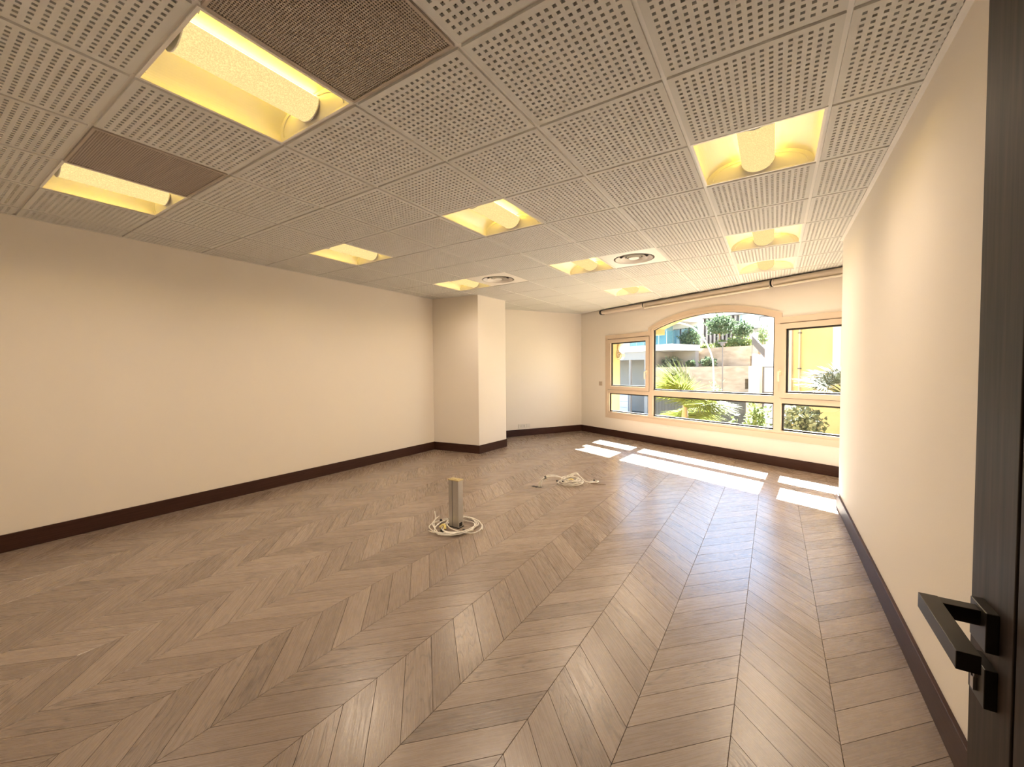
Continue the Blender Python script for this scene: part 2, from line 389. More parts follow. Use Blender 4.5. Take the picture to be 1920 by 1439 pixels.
# ---------------------------------------------------------------- walls
WT = 0.16
def wall(name, a, b, label, z0=0.0, z1=2.95, th=WT, side=None):
    d = (b-a).normalized(); n = Vector((-d.y, d.x))
    if (side-a).dot(n) > 0: n = -n
    q = [a, b, b+n*th, a+n*th]
    if area(q) and ((q[1]-q[0]).x*(q[2]-q[1]).y - (q[1]-q[0]).y*(q[2]-q[1]).x) < 0: q.reverse()
    return struct(obj(name, MB().prism([(p.x,p.y) for p in q], z0, z1), 'wall'), label)
wall('wall_left', V2(XL,YB-.14), V2(XL,AL.y+.05), 'long blank cream painted wall', side=ins1)
wall('wall_far', V2(AL.x,AL.y)-fl_dir*.02, P0+fl_dir*.02, 'short cream wall beside the window wall', side=ins2)
wall('wall_right', V2(XR,YB-.14), V2(XR,YR), 'cream wall running from the open door towards the window', side=ins1)
wall('wall_recess', V2(XR+WT,YR), V2(XR2+WT,YR), 'cream return wall of the window recess', side=V2(1.4,3.9))
wall('wall_recess_end', V2(XR2,YR), V2(XR2,PR.y+.1), 'cream end wall of the window recess', side=V2(1.4,3.9))
struct(obj('wall_column', MB().prism([(A_in.x,A_in.y),(A_fr.x,A_fr.y),(A_bk.x,A_bk.y),(XL,A_bk.y)], 0, 2.95), 'wall', bevel=0.003), 'cream painted square column projecting from the long wall')
# wall behind the camera with the doorway the camera looks through, and the corridor beyond
DX0, DX1 = -0.24, 0.70
wb = MB(); wb.box(XL-.1, DX0, YB-.14, YB, 0, 2.95).box(DX1, XR+.05, YB-.14, YB, 0, 2.95).box(DX0, DX1, YB-.14, YB, 2.12, 2.95)
struct(obj('wall_behind', wb, 'wall'), 'cream wall with the entrance doorway')
wc = MB(); wc.box(-1.6, -1.45, -3.35, YB-.14, 0, 2.95).box(1.5, 1.65, -3.35, YB-.14, 0, 2.95).box(-1.6, 1.65, -3.45, -3.3, 0, 2.95).box(-1.6, 1.65, -3.35, YB-.14, 2.6, 2.7)
wc.box(XR, 1.65, YB-.2, YB-.05, 0, 2.95)
struct(obj('wall_corridor', wc, 'wall'), 'cream corridor walls outside the doorway')

# window wall: one slab with the arched opening
def arc(s0, s1, z0, h, n=24):                        # circular arc from (s0,z0) to (s1,z0), rise h
    c = (s0+s1)/2; a = abs(s1-s0)/2; R = (a*a+h*h)/(2*h); zc = z0+h-R; an = math.asin(a/R)
    return [(c+R*math.sin(-an+2*an*i/n)*(1 if s1 > s0 else -1), zc+R*math.cos(-an+2*an*i/n)) for i in range(n+1)]
WS0, WS1 = 0.80, 5.02                                 # opening of the side lights
OPEN = [(WS0,.455),(WS1,.455),(WS1,1.945),(3.965,1.945)] + arc(3.965,1.857,2.045,.20) + [(1.857,1.945),(WS0,1.945)]
def slab_with_hole(outer, hole, d0, d1):
    bm = bmesh.new(); loops = []
    for lp in (outer, hole):
        vs = [bm.verts.new((s_, 0, z_)) for s_, z_ in lp]
        for i in range(len(vs)): bm.edges.new((vs[i], vs[(i+1) % len(vs)]))
    bmesh.ops.triangle_fill(bm, use_beauty=True, use_dissolve=False, edges=bm.edges[:])
    r = bmesh.ops.extrude_face_region(bm, geom=bm.faces[:])
    ex = [g for g in r['geom'] if isinstance(g, bmesh.types.BMVert)]
    ids = set(ex)
    for v in bm.verts:
        d = d1 if v in ids else d0
        v.co = Vector(W(v.co.x, d, v.co.z))
    bmesh.ops.recalc_face_normals(bm, faces=bm.faces[:])
    me = bpy.data.meshes.new('slab'); bm.to_mesh(me); bm.free(); return me
me = slab_with_hole([(-.03,0),(SEND+.15,0),(SEND+.15,2.95),(-.03,2.95)], OPEN, 0.0, 0.10); me.materials.append(M['wall'])
struct(put('wall_window', me), 'cream wall around the wide arched window')
OPEN2 = [(s_+(-.045 if s_ < 1 else .045 if s_ > 4.8 else 0), z_+(-.02 if z_ < .6 else 0.012)) for s_, z_ in OPEN]
me = slab_with_hole([(-2,-1.3),(SEND+2,-1.3),(SEND+2,4.2),(-2,4.2)], OPEN2, 0.1005, 0.38); me.materials.append(M['yellow'])
struct(put('wall_outside', me), 'yellow rendered outside face of the window wall')

# window frame, sashes, panes
win = struct(put('window_1', None, None, W(2.9, 0, .45)), 'wide arched window with tan frame and two side sashes')
win.rotation_euler = (0, 0, 0); bpy.context.view_layer.update()
winv = Matrix.Translation(Vector(W(2.9, 0, .45))).inverted()
def WL(s, d, z): return tuple(winv @ Vector(W(s, d, z)))
def ring(outer, inner, d0, d1):
    mb = MB(); n = len(outer)
    for i in range(n):
        a, b = i, (i+1) % n
        mb.quad([WL(outer[a][0],d0,outer[a][1]), WL(outer[b][0],d0,outer[b][1]), WL(inner[b][0],d0,inner[b][1]), WL(inner[a][0],d0,inner[a][1])])
        mb.quad([WL(outer[a][0],d1,outer[a][1]), WL(inner[a][0],d1,inner[a][1]), WL(inner[b][0],d1,inner[b][1]), WL(outer[b][0],d1,outer[b][1])])
        for l in (outer, inner): mb.quad([WL(l[a][0],d0,l[a][1]), WL(l[b][0],d0,l[b][1]), WL(l[b][0],d1,l[b][1]), WL(l[a][0],d1,l[a][1])])
    return mb
oar = arc(4.015, 1.805, 2.075, .222)
outer = [(.74,.365),(5.08,.365),(5.08,2.012),(4.015,2.012)] + oar + [(1.805,2.012),(.74,2.012)]
inner = [(WS0+.002,.45),(WS1-.002,.45),(WS1-.002,1.935),(3.955,1.935)] + arc(3.955,1.867,2.04,.197) + [(1.867,1.935),(WS0+.002,1.935)]
# the bottom band steps: outer sill board
sur = ring(outer, inner, -0.014, 0.03)
obj('surround', sur, 'frame', win, bevel=0.002)
def rect(s0, s1, z0, z1): return [(s0,z0),(s1,z0),(s1,z1),(s0,z1)]
def wbox(s0, s1, d0, d1, z0, z1, mb=None, T=WL):
    mb = mb or MB(); return mb.box(s0, s1, d0, d1, z0, z1, T=T)
F0, F1 = -0.004, 0.07
# fixed frame members
for s0, s1, z0, z1 in ((1.805,1.905,.45,1.96),(3.918,4.012,.45,1.96)): obj('mullion', wbox(s0,s1,F0,F1,z0,z1), 'frame', win, bevel=.002)
for s0, s1, z0, z1 in ((WS0,1.806,.862,.932),(1.904,3.919,.862,.958),(4.011,WS1,.862,.932)): obj('transom', wbox(s0,s1,F0+.001,F1,z0,z1), 'frame', win, bevel=.002)
obj('bottom_rail', wbox(WS0,WS1,F0+.0005,F1,.44,.492), 'frame', win, bevel=.002)
for s0, s1 in ((WS0,.831),(4.99,WS1)): obj('jamb', wbox(s0,s1,F0+.0007,F1,.44,1.945), 'frame', win)
for s0, s1 in ((WS0,1.87),(3.95,WS1)): obj('head', wbox(s0,s1,F0+.0006,F1,1.922,1.96), 'frame', win)
ai = arc(3.917,1.906,2.022,.177); ao = arc(3.985,1.837,2.03,.205)
ahead = MB()
for i in range(len(ai)-1):
    for dd in (F0+.0004, F1):
        ahead.quad([WL(ao[i][0],dd,ao[i][1]), WL(ao[i+1][0],dd,ao[i+1][1]), WL(ai[i+1][0],dd,ai[i+1][1]), WL(ai[i][0],dd,ai[i][1])])
    ahead.quad([WL(ai[i][0],F0,ai[i][1]), WL(ai[i+1][0],F0,ai[i+1][1]), WL(ai[i+1][0],F1,ai[i+1][1]), WL(ai[i][0],F1,ai[i][1])])
for s0, s1 in ((1.837,1.9055),(3.9175,3.985)): ahead.box(s0, s1, F0+.0004, F1, 1.95, 2.024, T=WL)
obj('arch_head', ahead, 'frame', win)
# glass with black gaskets
def pane(s0, s1, z0, z1, parent, d=.045, arch=False):
    g = .022
    if arch:
        o_ = [(s0,z0),(s1,z0)] + arc(s1,s0,2.022,.177); i_ = [(s0+g,z0+g),(s1-g,z0+g)] + arc(s1-g,s0+g,2.020,.170)
    else: o_ = rect(s0,s1,z0,z1); i_ = rect(s0+g,s1-g,z0+g,z1-g)
    mb = MB(); n = len(o_)
    mb.quad([WL(a,d,b) for a,b in o_]); mb.quad([WL(a,d+.006,b) for a,b in reversed(o_)])
    for i in range(n): mb.quad([WL(o_[i][0],d,o_[i][1]), WL(o_[i][0],d+.006,o_[i][1]), WL(o_[(i+1)%n][0],d+.006,o_[(i+1)%n][1]), WL(o_[(i+1)%n][0],d,o_[(i+1)%n][1])])
    p = obj('pane', mb, 'glass', parent)
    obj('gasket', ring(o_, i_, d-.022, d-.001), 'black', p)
    return p
pane(1.905,3.918,.958,2.2,win,arch=True)
pane(.831,1.805,.492,.862,win); pane(1.905,3.918,.492,.862,win); pane(4.012,4.99,.492,.862,win)
for s0, s1, side in ((.806,1.822,1),(3.996,5.012,-1)):
    o_, i_ = rect(s0,s1,.934,1.924), rect(s0+.08,s1-.066,1.004,1.855)
    if side < 0: i_ = rect(s0+.066,s1-.08,1.004,1.855)
    sa = obj('sash', ring(o_, i_, -0.022, .055), 'frame', win, bevel=.002)
    obj('sash_gap_shade', ring(rect(s0-.005,s1+.005,.929,1.929), rect(s0,s1,.934,1.924), -.006, .02), 'black', sa)  # solid black ring standing in for the shadow gap round the sash
    p = pane(i_[0][0], i_[1][0], 1.004, 1.855, sa, .03)
    hs = s1-.04 if side > 0 else s0+.012
    h = MB(); h.box(hs-.013, hs+.013, -.034, -.022, 1.235, 1.315, T=WL)
    obj('handle_plate', h, 'handle', sa, bevel=.004)
    h = MB(); path = smoothpath([WL(hs,-.03,1.285), WL(hs,-.07,1.285), WL(hs,-.082,1.27), WL(hs,-.082,1.19), WL(hs,-.076,1.155)], 5)
    h.tube(path, .011, 10); obj('handle', h, 'handle', sa, smooth=True)

# ---------------------------------------------------------------- baseboards
BH, BTK = 0.132, 0.017
def base(name, a, b, side, label, e0=0, e1=0):
    d = (b-a).normalized(); n = Vector((-d.y, d.x))
    if (side-a).dot(n) < 0: n = -n
    q = [a-d*e0, b+d*e1, b+d*e1+n*BTK, a-d*e0+n*BTK]
    if ((q[1]-q[0]).x*(q[2]-q[1]).y - (q[1]-q[0]).y*(q[2]-q[1]).x) < 0: q.reverse()
    return struct(obj(name, MB().prism([(p.x,p.y) for p in q], 0.0005, BH), 'base', bevel=.0025), label)
base('baseboard_left', V2(XL,YB), A_in, ins1, 'dark brown wood baseboard along the long blank wall')
base('baseboard_column_front', A_in, A_fr, ins1, 'dark brown baseboard on the shaded face of the column', 0, BTK)
base('baseboard_column_side', A_fr, A_bk, ins2, 'dark brown baseboard on the bright face of the column')
base('baseboard_far', V2(AL.x,AL.y), P0, ins2, 'dark brown baseboard below the wall sockets')
base('baseboard_window', P0, PR, ins2, 'dark brown baseboard below the window')
base('baseboard_right', V2(XR,YB), V2(XR,YR), ins1, 'dark brown baseboard running towards the open door', 0, BTK)
base('baseboard_recess', V2(XR,YR), V2(XR2,YR), V2(1.4,3.9), 'dark brown baseboard in the window recess')

# ---------------------------------------------------------------- ceiling
ce = struct(obj('ceiling', MB().prism([(XL-.1,-2.0),(XR2+.1,-2.0),(XR2+.1,PR.y+.05),(P0.x,P0.y+.1),(XL-.1,P0.y+.1)], 2.86, 2.95), 'plenum'), 'suspended ceiling of square perforated tiles in a white grid')
T = 0.6
LIGHTS = {(-3,-2),(-6,-2),(-6,1),(-3,1),(0,1),(0,4),(0,6),(-3,4),(-6,4),(-3,7)}
GRILL = {(-2,-2),(-5,-2)}
DIFF = {(-2,4),(-5,4)}
TH = 0.291; ZT = CH-.006                                         # half tile; tile faces hang just below the bars
def perforated(h=TH, nh=18, pitch=.0302, hole=.0138, th=.011):
    mb = MB(); c = [(-(nh-1)/2+i)*pitch for i in range(nh)]
    ed = [-h]; 
    for x in c: ed += [x-hole/2, x+hole/2]
    ed.append(h)
    for bnd in range(0, len(ed)-1):
        y0, y1 = ed[bnd], ed[bnd+1]
        if bnd % 2 == 0: mb.quad([(-h,y1,0),(h,y1,0),(h,y0,0),(-h,y0,0)])
        else:
            for q in range(0, len(ed)-1, 2): mb.quad([(ed[q],y1,0),(ed[q+1],y1,0),(ed[q+1],y0,0),(ed[q],y0,0)])
            for x in c:
                a, b = x-hole/2, x+hole/2
                for p, r in (((a,y0),(b,y0)),((b,y0),(b,y1)),((b,y1),(a,y1)),((a,y1),(a,y0))):
                    mb.quad([(*p,0),(*r,0),(*r,th),(*p,th)])
    mb.quad([(-h,-h,th),(h,-h,th),(h,h,th),(-h,h,th)], 1)
    for p, r in (((-h,-h),(h,-h)),((h,-h),(h,h)),((h,h),(-h,h)),((-h,h),(-h,-h))): mb.quad([(*p,0),(*r,0),(*r,th+.006),(*p,th+.006)])
    return mb.mesh('ceiling_tile', ['tile','fleece'])
full_tile = perforated()
WGAP = 0.035
for i in range(-8, 3):
    for j in range(-4, 12):
        if (i,j) in LIGHTS or (i,j) in GRILL or (i,j) in DIFF: continue
        cx, cy = (i+.5)*T, (j+.5)*T
        sq = [V2(cx-TH,cy-TH), V2(cx+TH,cy-TH), V2(cx+TH,cy+TH), V2(cx-TH,cy+TH)]
        pieces = []
        gap = .13 if (i == -3 and j in (8,9)) or (i == -2 and j == 8) else WGAP
        for reg in REG:
            rg = [(p+n*(gap if (n-hWin[1]).length < 1e-6 else 0.001), n) for p, n in reg]
            cp = clip2(sq, rg)
            if cp and area(cp) > .0008: pieces.append((rg, area(cp)))
        if not pieces: continue
        if sum(a for _, a in pieces) > .995*4*TH*TH: put('ceiling_tile', full_tile, ce, (cx,cy,ZT)); continue
        big = bmesh.new()
        for rg, a in pieces:
            bm = bmesh.new(); bm.from_mesh(full_tile)
            for p, n in rg:
                bmesh.ops.bisect_plane(bm, geom=bm.verts[:]+bm.edges[:]+bm.faces[:], plane_co=(p.x-cx,p.y-cy,0), plane_no=(-n.x,-n.y,0), clear_outer=True)
            tm = bpy.data.meshes.new('t'); bm.to_mesh(tm); bm.free(); big.from_mesh(tm); bpy.data.meshes.remove(tm)
        if not big.faces: big.free(); continue
        me = bpy.data.meshes.new('ceiling_tile'); big.to_mesh(me); big.free(); me.materials.append(M['tile']); me.materials.append(M['fleece'])
        put('ceiling_tile', me, ce, (cx,cy,ZT))
def line_pieces(a, b):
    out = []
    for reg in REG:
        t0, t1 = 0.0, 1.0
        for p, n in reg:
            if (n-hWin[1]).length < 1e-6: p = p + n*WGAP*.6
            da, db = (a-p).dot(n), (b-p).dot(n)
            if da < 0 and db < 0: t0, t1 = 1, 0; break
            if da < 0: t0 = max(t0, da/(da-db))
            elif db < 0: t1 = min(t1, da/(da-db))
        if t1-t0 > .003: out.append((t0,t1))
    out.sort(); mg = []
    for x in out:
        if mg and x[0] < mg[-1][1]+.002: mg[-1] = (mg[-1][0], max(x[1], mg[-1][1]))
        else: mg.append(x)
    return [(a+(b-a)*x, a+(b-a)*y) for x, y in mg]
for i in range(-7, 3):
    mb = MB(); x = i*T
    for a, b in line_pieces(V2(x,-1.9), V2(x,6.9)): mb.box(x-.012, x+.012, a.y, b.y, CH+.0035, CH+.0055); mb.box(x-.001, x+.001, a.y, b.y, CH+.0055, CH+.035)
    if mb.v: obj('main_runner', mb, 'tbar', ce)
for j in range(-3, 12):
    mb = MB(); y = j*T
    for a, b in line_pieces(V2(-4.6,y), V2(1.8,y)): mb.box(a.x, b.x, y-.012, y+.012, CH+.0045, CH+.0065); mb.box(a.x, b.x, y-.001, y+.001, CH+.0065, CH+.035)
    if mb.v: obj('cross_tee', mb, 'tbar', ce)
# wall angle trims
def angle(name, a, b, side, w_=.02):
    d = (b-a).normalized(); n = Vector((-d.y, d.x))
    if (side-a).dot(n) < 0: n = -n
    q = [a, b, b+n*w_, a+n*w_]
    if ((q[1]-q[0]).x*(q[2]-q[1]).y - (q[1]-q[0]).y*(q[2]-q[1]).x) < 0: q.reverse()
    return struct(obj(name, MB().prism([(p.x,p.y) for p in q], ZT-.004, ZT-.0006), 'tbar'), 'white ceiling edge angle')
angle('trim_1', V2(XL,YB), A_in, ins1); angle('trim_2', A_in, A_fr, ins1); angle('trim_3', A_fr, A_bk, ins2)
angle('trim_4', FL, P0, ins2); angle('trim_5', V2(XR,YB), V2(XR,YR), ins1, .024)

# ---------------------------------------------------------------- recessed lights
def light_parts():
    P = []
    h, hi = .292, .283
    mb = MB()                                                     # housing: four sides and top, outside
    mb.box(-h,-hi-.004,-h,h,.004,.115).box(hi+.004,h,-h,h,.004,.115).box(-hi-.004,hi+.004,-h,-hi-.004,.004,.115).box(-hi-.004,hi+.004,hi+.004,h,.004,.115).box(-h,h,-h,h,.115,.118)
    P.append(('housing', mb.mesh('housing', ['white_enamel'])))
    mb = MB(); z0, z1 = -.003, .004
    mb.box(-h-.003,-hi,-h-.003,h+.003,z0,z1).box(hi,h+.003,-h-.003,h+.003,z0,z1).box(-hi,hi,-h-.003,-hi,z0,z1).box(-hi,hi,hi,h+.003,z0,z1)
    P.append(('rim', mb.mesh('rim', ['white_enamel'])))
    for sgn in (-1, 1):                                           # curved reflector wings
        mb = MB(); n = 18; prof = []
        for q in range(n+1):
            a = PI/2*q/n; prof.append((sgn*(.050+.2345*math.sin(a)), .004+.100*math.cos(a)**.9))
        for q in range(n):
            (xa,za),(xb,zb) = prof[q], prof[q+1]
            mb.quad([(xa,-hi,za),(xb,-hi,zb),(xb,hi,zb),(xa,hi,za)] if sgn < 0 else [(xa,hi,za),(xb,hi,zb),(xb,-hi,zb),(xa,-hi,za)])
        P.append(('reflector', mb.mesh('reflector', ['reflector'], True)))
    for sy in (-1, 1):                                            # sloping end plates with an arched rib
        mb = MB(); ya, yb = sy*hi, sy*(hi-.03)
        mb.quad([(-hi,ya,.004),(hi,ya,.004),(hi,yb,.10),(-hi,yb,.10)])
        for sgn in (-1, 1):
            pts = []
            for q in range(15):
                a = PI/2*q/14; xx = sgn*(.085+.165*math.sin(a)); zz = .008+.078*math.cos(a)
                pts.append((xx, ya-sy*(.004+.03*zz/.1), zz))
            mb.tube(pts, .0035, 6)
        P.append(('end_plate', mb.mesh('end_plate', ['reflector'])))
    mb = MB(); n = 16; R = .088; prof = [(R*math.cos(PI*q/n), .078-.074*math.sin(PI*q/n)) for q in range(n+1)]
    L = .262
    for q in range(n):
        (xa,za),(xb,zb) = prof[q], prof[q+1]; mb.quad([(xa,-L,za),(xa,L,za),(xb,L,zb),(xb,-L,zb)])
    P.append(('lamp_basket', mb.mesh('lamp_basket', ['lamp'], True)))
    for sgn in (-1, 1): P.append(('lamp_tube', MB().tube([(sgn*.066,-L+.01,.086),(sgn*.066,L-.01,.086)], .008, 8).mesh('lamp_tube', ['tube'], True)))
    for sy in (-1, 1):
        mb = MB(); mb.quad([(x,sy*L,z) for x,z in prof]); mb.tube([(x*1.01,sy*L,z-.0008) for x,z in prof], .003, 6)
        P.append(('basket_cap', mb.mesh('basket_cap', ['reflector'])))
    return P
LP = light_parts()
ll = {(-3,-2):'square amber ceiling light beside the air grille farther from the long blank wall', (-6,-2):'square amber ceiling light beside the air grille closer to the long blank wall',
 (-6,1):'square amber ceiling light near the long blank wall with perforated tiles on all sides', (-3,1):'square amber ceiling light above the aluminium floor post, perforated tiles on all sides',
 (0,1):'square amber ceiling light in the row by the doorside wall, closest to the open door', (0,4):'square amber ceiling light, middle one of the row of three by the doorside wall',
 (0,6):'square amber ceiling light in the row by the doorside wall, closest to the blinds', (-3,4):'square amber ceiling light touching the round air diffuser nearer the window',
 (-6,4):'square amber ceiling light touching the round air diffuser nearer the column', (-3,7):'square amber ceiling light nearest the thin black-ended blind cassette'}
for (i,j) in sorted(LIGHTS):
    t = thing('ceiling_light', ll[(i,j)], 'ceiling light', ((i+.5)*T,(j+.5)*T,CH), 'recessed square ceiling lights')
    for n, me in LP: put(n, me, t)
    ld = bpy.data.lights.new('tube_light', 'SPOT'); ld.energy = LAMP_W; ld.color = LAMP_LIGHT; ld.spot_size = math.radians(172); ld.spot_blend = 1.0; ld.shadow_soft_size = .24
    lo = put('tube_light', ld, t, (0, 0, -.004))

# air grilles (egg crate core behind a rim)
def grille_parts():
    h = .291; mb = MB(); z0, z1 = -.003, .006; w_ = .012
    mb.box(-h,-h+w_,-h,h,z0,z1).box(h-w_,h,-h,h,z0,z1).box(-h+w_,h-w_,-h,-h+w_,z0,z1).box(-h+w_,h-w_,h-w_,h,z0,z1)
    rim = mb.mesh('rim', ['grille'])
    mb = MB(); n = 56; p = 2*(h-w_)/n
    for q in range(1, n):
        x = -h+w_+q*p; mb.box(x-.0020, x+.0020, -h+w_, h-w_, .0, .006); mb.box(-h+w_, h-w_, x-.0020, x+.0020, .0005, .0065)
    core = mb.mesh('mesh_core', ['grille'])
    mb = MB(); mb.box(-h,h,-h,h,.10,.104).box(-h,-h+.003,-h,h,.006,.10).box(h-.003,h,-h,h,.006,.10).box(-h,h,-h,-h+.003,.006,.10).box(-h,h,h-.003,h,.006,.10)
    return [('rim', rim), ('mesh_core', core), ('plenum_box', mb.mesh('plenum_box', ['plenum']))]
GP = grille_parts()
gl_ = {(-2,-2):'large square dark metal air grille in the ceiling, farther from the long blank wall', (-5,-2):'square dark metal air grille in the ceiling, closer to the long blank wall'}
for (i,j) in sorted(GRILL):
    t = thing('air_grille', gl_[(i,j)], 'air grille', ((i+.5)*T,(j+.5)*T,CH-.004), 'square ceiling air grilles')
    for n, me in GP:
        o = put(n, me, t)
        if n == 'mesh_core': o['kind'] = 'stuff'
# round air diffusers
def diffuser_parts():
    h = .294; mb = MB(); n = 48; R = .215
    circ = [(R*math.cos(2*PI*q/n), R*math.sin(2*PI*q/n)) for q in range(n)]
    def sqp(q):
        x, y = circ[q]; k_ = h/max(abs(x),abs(y)); return (x*k_, y*k_)
    for q in range(n):
        a, b = circ[q], circ[(q+1)%n]; c, d = sqp((q+1)%n), sqp(q)
        mb.quad([(*a,-.002),(*d,-.002),(*c,-.002),(*b,-.002)])
        mb.quad([(*d,-.002),(*d,.012),(*c,.012),(*c,-.002)])
        mb.quad([(*a,-.002),(*b,-.002),(*b,.05),(*a,.05)])
    plate = mb.mesh('face_plate', ['white_enamel'])
    out = [('face_plate', plate)]
    def ring_(r0, z0, r1, z1, th=.003): return MB().lathe([(r0,z0),(r1,z1),(r1-th,z1+th),(r0-th,z0+th*1.4),(r0,z0)], 48)
    for nm, r0, z0, r1, z1 in (('outer_cone',.196,-.004,.158,.030),('middle_cone',.142,-.005,.108,.028),('inner_cone',.094,-.006,.070,.024)):
        out.append((nm, ring_(r0,z0,r1,z1,.004).mesh(nm, ['white_enamel'], True)))
    out.append(('hub', MB().lathe([(0.0005,.010),(.03,.008),(.052,.0),(.058,.004),(.04,.03),(.0005,.03)], 40).mesh('hub', ['white_enamel'], True)))
    out.append(('neck', MB().lathe([(.215,.05),(.215,.11),(.0005,.11)], 48).mesh('neck', ['plenum'], True)))
    return out
DP = diffuser_parts()
dl = {(-2,4):'round cone air diffuser on a square plate, nearer the window', (-5,4):'round cone air diffuser on a square plate, nearer the column'}
for (i,j) in sorted(DIFF):
    t = thing('air_diffuser', dl[(i,j)], 'air diffuser', ((i+.5)*T,(j+.5)*T,CH), 'round ceiling air diffusers')
    for n, me in DP: put(n, me, t)

# ---------------------------------------------------------------- roller blinds over the window
def blind(name, s0, s1, z0, z1, label, cap0=False, d=(-.13,-.025)):
    t = thing(name, label, 'blind', W((s0+s1)/2, d[1], z0), 'roller blinds above the window')
    inv = Matrix.Translation(Vector(W((s0+s1)/2, d[1], z0))).inverted(); TL = lambda s, dd, z: tuple(inv @ Vector(W(s, dd, z)))
    n = 10; r = (z1-z0)/2; c = (z0+z1)/2; prof = []
    d0, d1 = d
    for q in range(n+1):
        a = PI/2+PI*q/n; prof.append((d0+r+r*math.cos(a), c+r*math.sin(a)))
    prof += [(d1, z0), (d1, z1)]
    mb = MB(); k = len(prof); e0, e1 = s0+.006, s1-.006
    for q in range(k):
        a, b = prof[q], prof[(q+1) % k]; mb.quad([TL(e0,*a), TL(e1,*a), TL(e1,*b), TL(e0,*b)])
    mb.quad([TL(e0,*p) for p in prof]); mb.quad([TL(e1,*p) for p in reversed(prof)])
    obj('cassette', mb, 'blind', t)
    for sa, sb, mt in ((s0-.012, s0+(.035 if cap0 else .0065), 'black' if cap0 else 'blind'), (s1-.006, s1+.0035, 'black')):
        mb = MB(); gr = [(p[0]-.004 if p[0] < d0+.05 else p[0], c+(p[1]-c)*1.14) for p in prof]
        mb.quad([TL(sa,*p) for p in gr]); mb.quad([TL(sb,*p) for p in reversed(gr)])
        for q in range(k):
            a, b = gr[q], gr[(q+1) % k]; mb.quad([TL(sa,*a), TL(sb,*a), TL(sb,*b), TL(sa,*b)])
        obj('end_cap', mb, mt, t)
    return t, TL
b1, _ = blind('roller_blind', .70, 1.775, 2.44, 2.515, 'thin tan roller blind cassette with a black rounded end, above the left sash', True)
for s0, s1, lb in ((1.80,3.915,'long tan roller blind cassette above the arched pane'), (3.945,5.2,'tan roller blind cassette above the right sash, partly hidden by the doorside wall')):
    b_, TL = blind('roller_blind', s0, s1, 2.43, 2.518, lb)
    mb = MB(); mb.box(s0+.01, s1-.01, -.134, -.104, 2.408, 2.428, T=TL)
    obj('bottom_bar', mb, 'blind_bar', b_, bevel=.003)

# ---------------------------------------------------------------- sockets and switch
def plate_on(name, origin, dirv, inn, u0_, u1_, z0, z1, mt, label, cat, sockets=0, th=.009):
    c = origin + dirv*((u0_+u1_)/2); t = thing(name, label, cat, (c.x, c.y, z0))
    TL = lambda u, d, z: (dirv.x*u + inn.x*d, dirv.y*u + inn.y*d, z)
    wd = (u1_-u0_)/2; hh = z1-z0
    if sockets:
        th = .014; mb = MB(); n = 24; hs = wd/sockets; rr = .019; back = .002
        for q in range(sockets):
            u = -wd + (2*q+1)*hs; well = MB()
            for a in range(n):
                p_, r_ = [(math.cos(2*PI*x/n), math.sin(2*PI*x/n)) for x in (a, a+1)]
                sq_ = [(x*min(hs/max(abs(x),1e-6), hh/2/max(abs(y),1e-6)), y*min(hs/max(abs(x),1e-6), hh/2/max(abs(y),1e-6))) for x, y in (p_, r_)]
                mb.quad([TL(u+sq_[0][0],th,hh/2+sq_[0][1]), TL(u+sq_[1][0],th,hh/2+sq_[1][1]), TL(u+rr*r_[0],th,hh/2+rr*r_[1]), TL(u+rr*p_[0],th,hh/2+rr*p_[1])])
                well.quad([TL(u+rr*p_[0],th,hh/2+rr*p_[1]), TL(u+rr*r_[0],th,hh/2+rr*r_[1]), TL(u+rr*r_[0],back,hh/2+rr*r_[1]), TL(u+rr*p_[0],back,hh/2+rr*p_[1])])
            well.quad([TL(u+rr*math.cos(2*PI*a/n), back, hh/2+rr*math.sin(2*PI*a/n)) for a in range(n)])
            so_ = obj('socket_well', well, mt, t)
            for du in (-.008, .008): obj('contact', MB().tube([TL(u+du, back, hh/2), TL(u+du, back+.003, hh/2)], .003, 8), 'steel', so_)
        for u0b, u1b, z0b, z1b in ((-wd,-wd,0,hh),(wd,wd,0,hh)): mb.quad([TL(u0b,-.002,0), TL(u0b,th,0), TL(u0b,th,hh), TL(u0b,-.002,hh)])
        for zb in (0, hh): mb.quad([TL(-wd,-.002,zb), TL(wd,-.002,zb), TL(wd,th,zb), TL(-wd,th,zb)])
        obj('cover_plate', mb, mt, t)
    else:
        obj('cover_plate', MB().box(-wd, wd, -.002, th, 0, hh, T=TL), mt, t, bevel=.002)
        obj('rocker', MB().box(-wd*.68, wd*.68, th-.001, th+.004, hh*.16, hh*.84, T=TL), mt, t, bevel=.0015)
    return t
fin = Vector((fl_dir.y, -fl_dir.x))
plate_on('wall_socket', FL, fl_dir, fin, .255, .412, .158, .238, 'plate', 'white double power socket on the wall above the baseboard', 'socket', 2)
plate_on('data_outlet', FL, fl_dir, fin, .430, .520, .160, .240, 'plate', 'white blank-faced outlet plate right beside the double power socket', 'socket')
plate_on('blind_switch', P0, TV, -OUT, .548, .640, 1.003, 1.088, 'plate_b', 'beige square wall switch between the window and the room corner', 'switch')

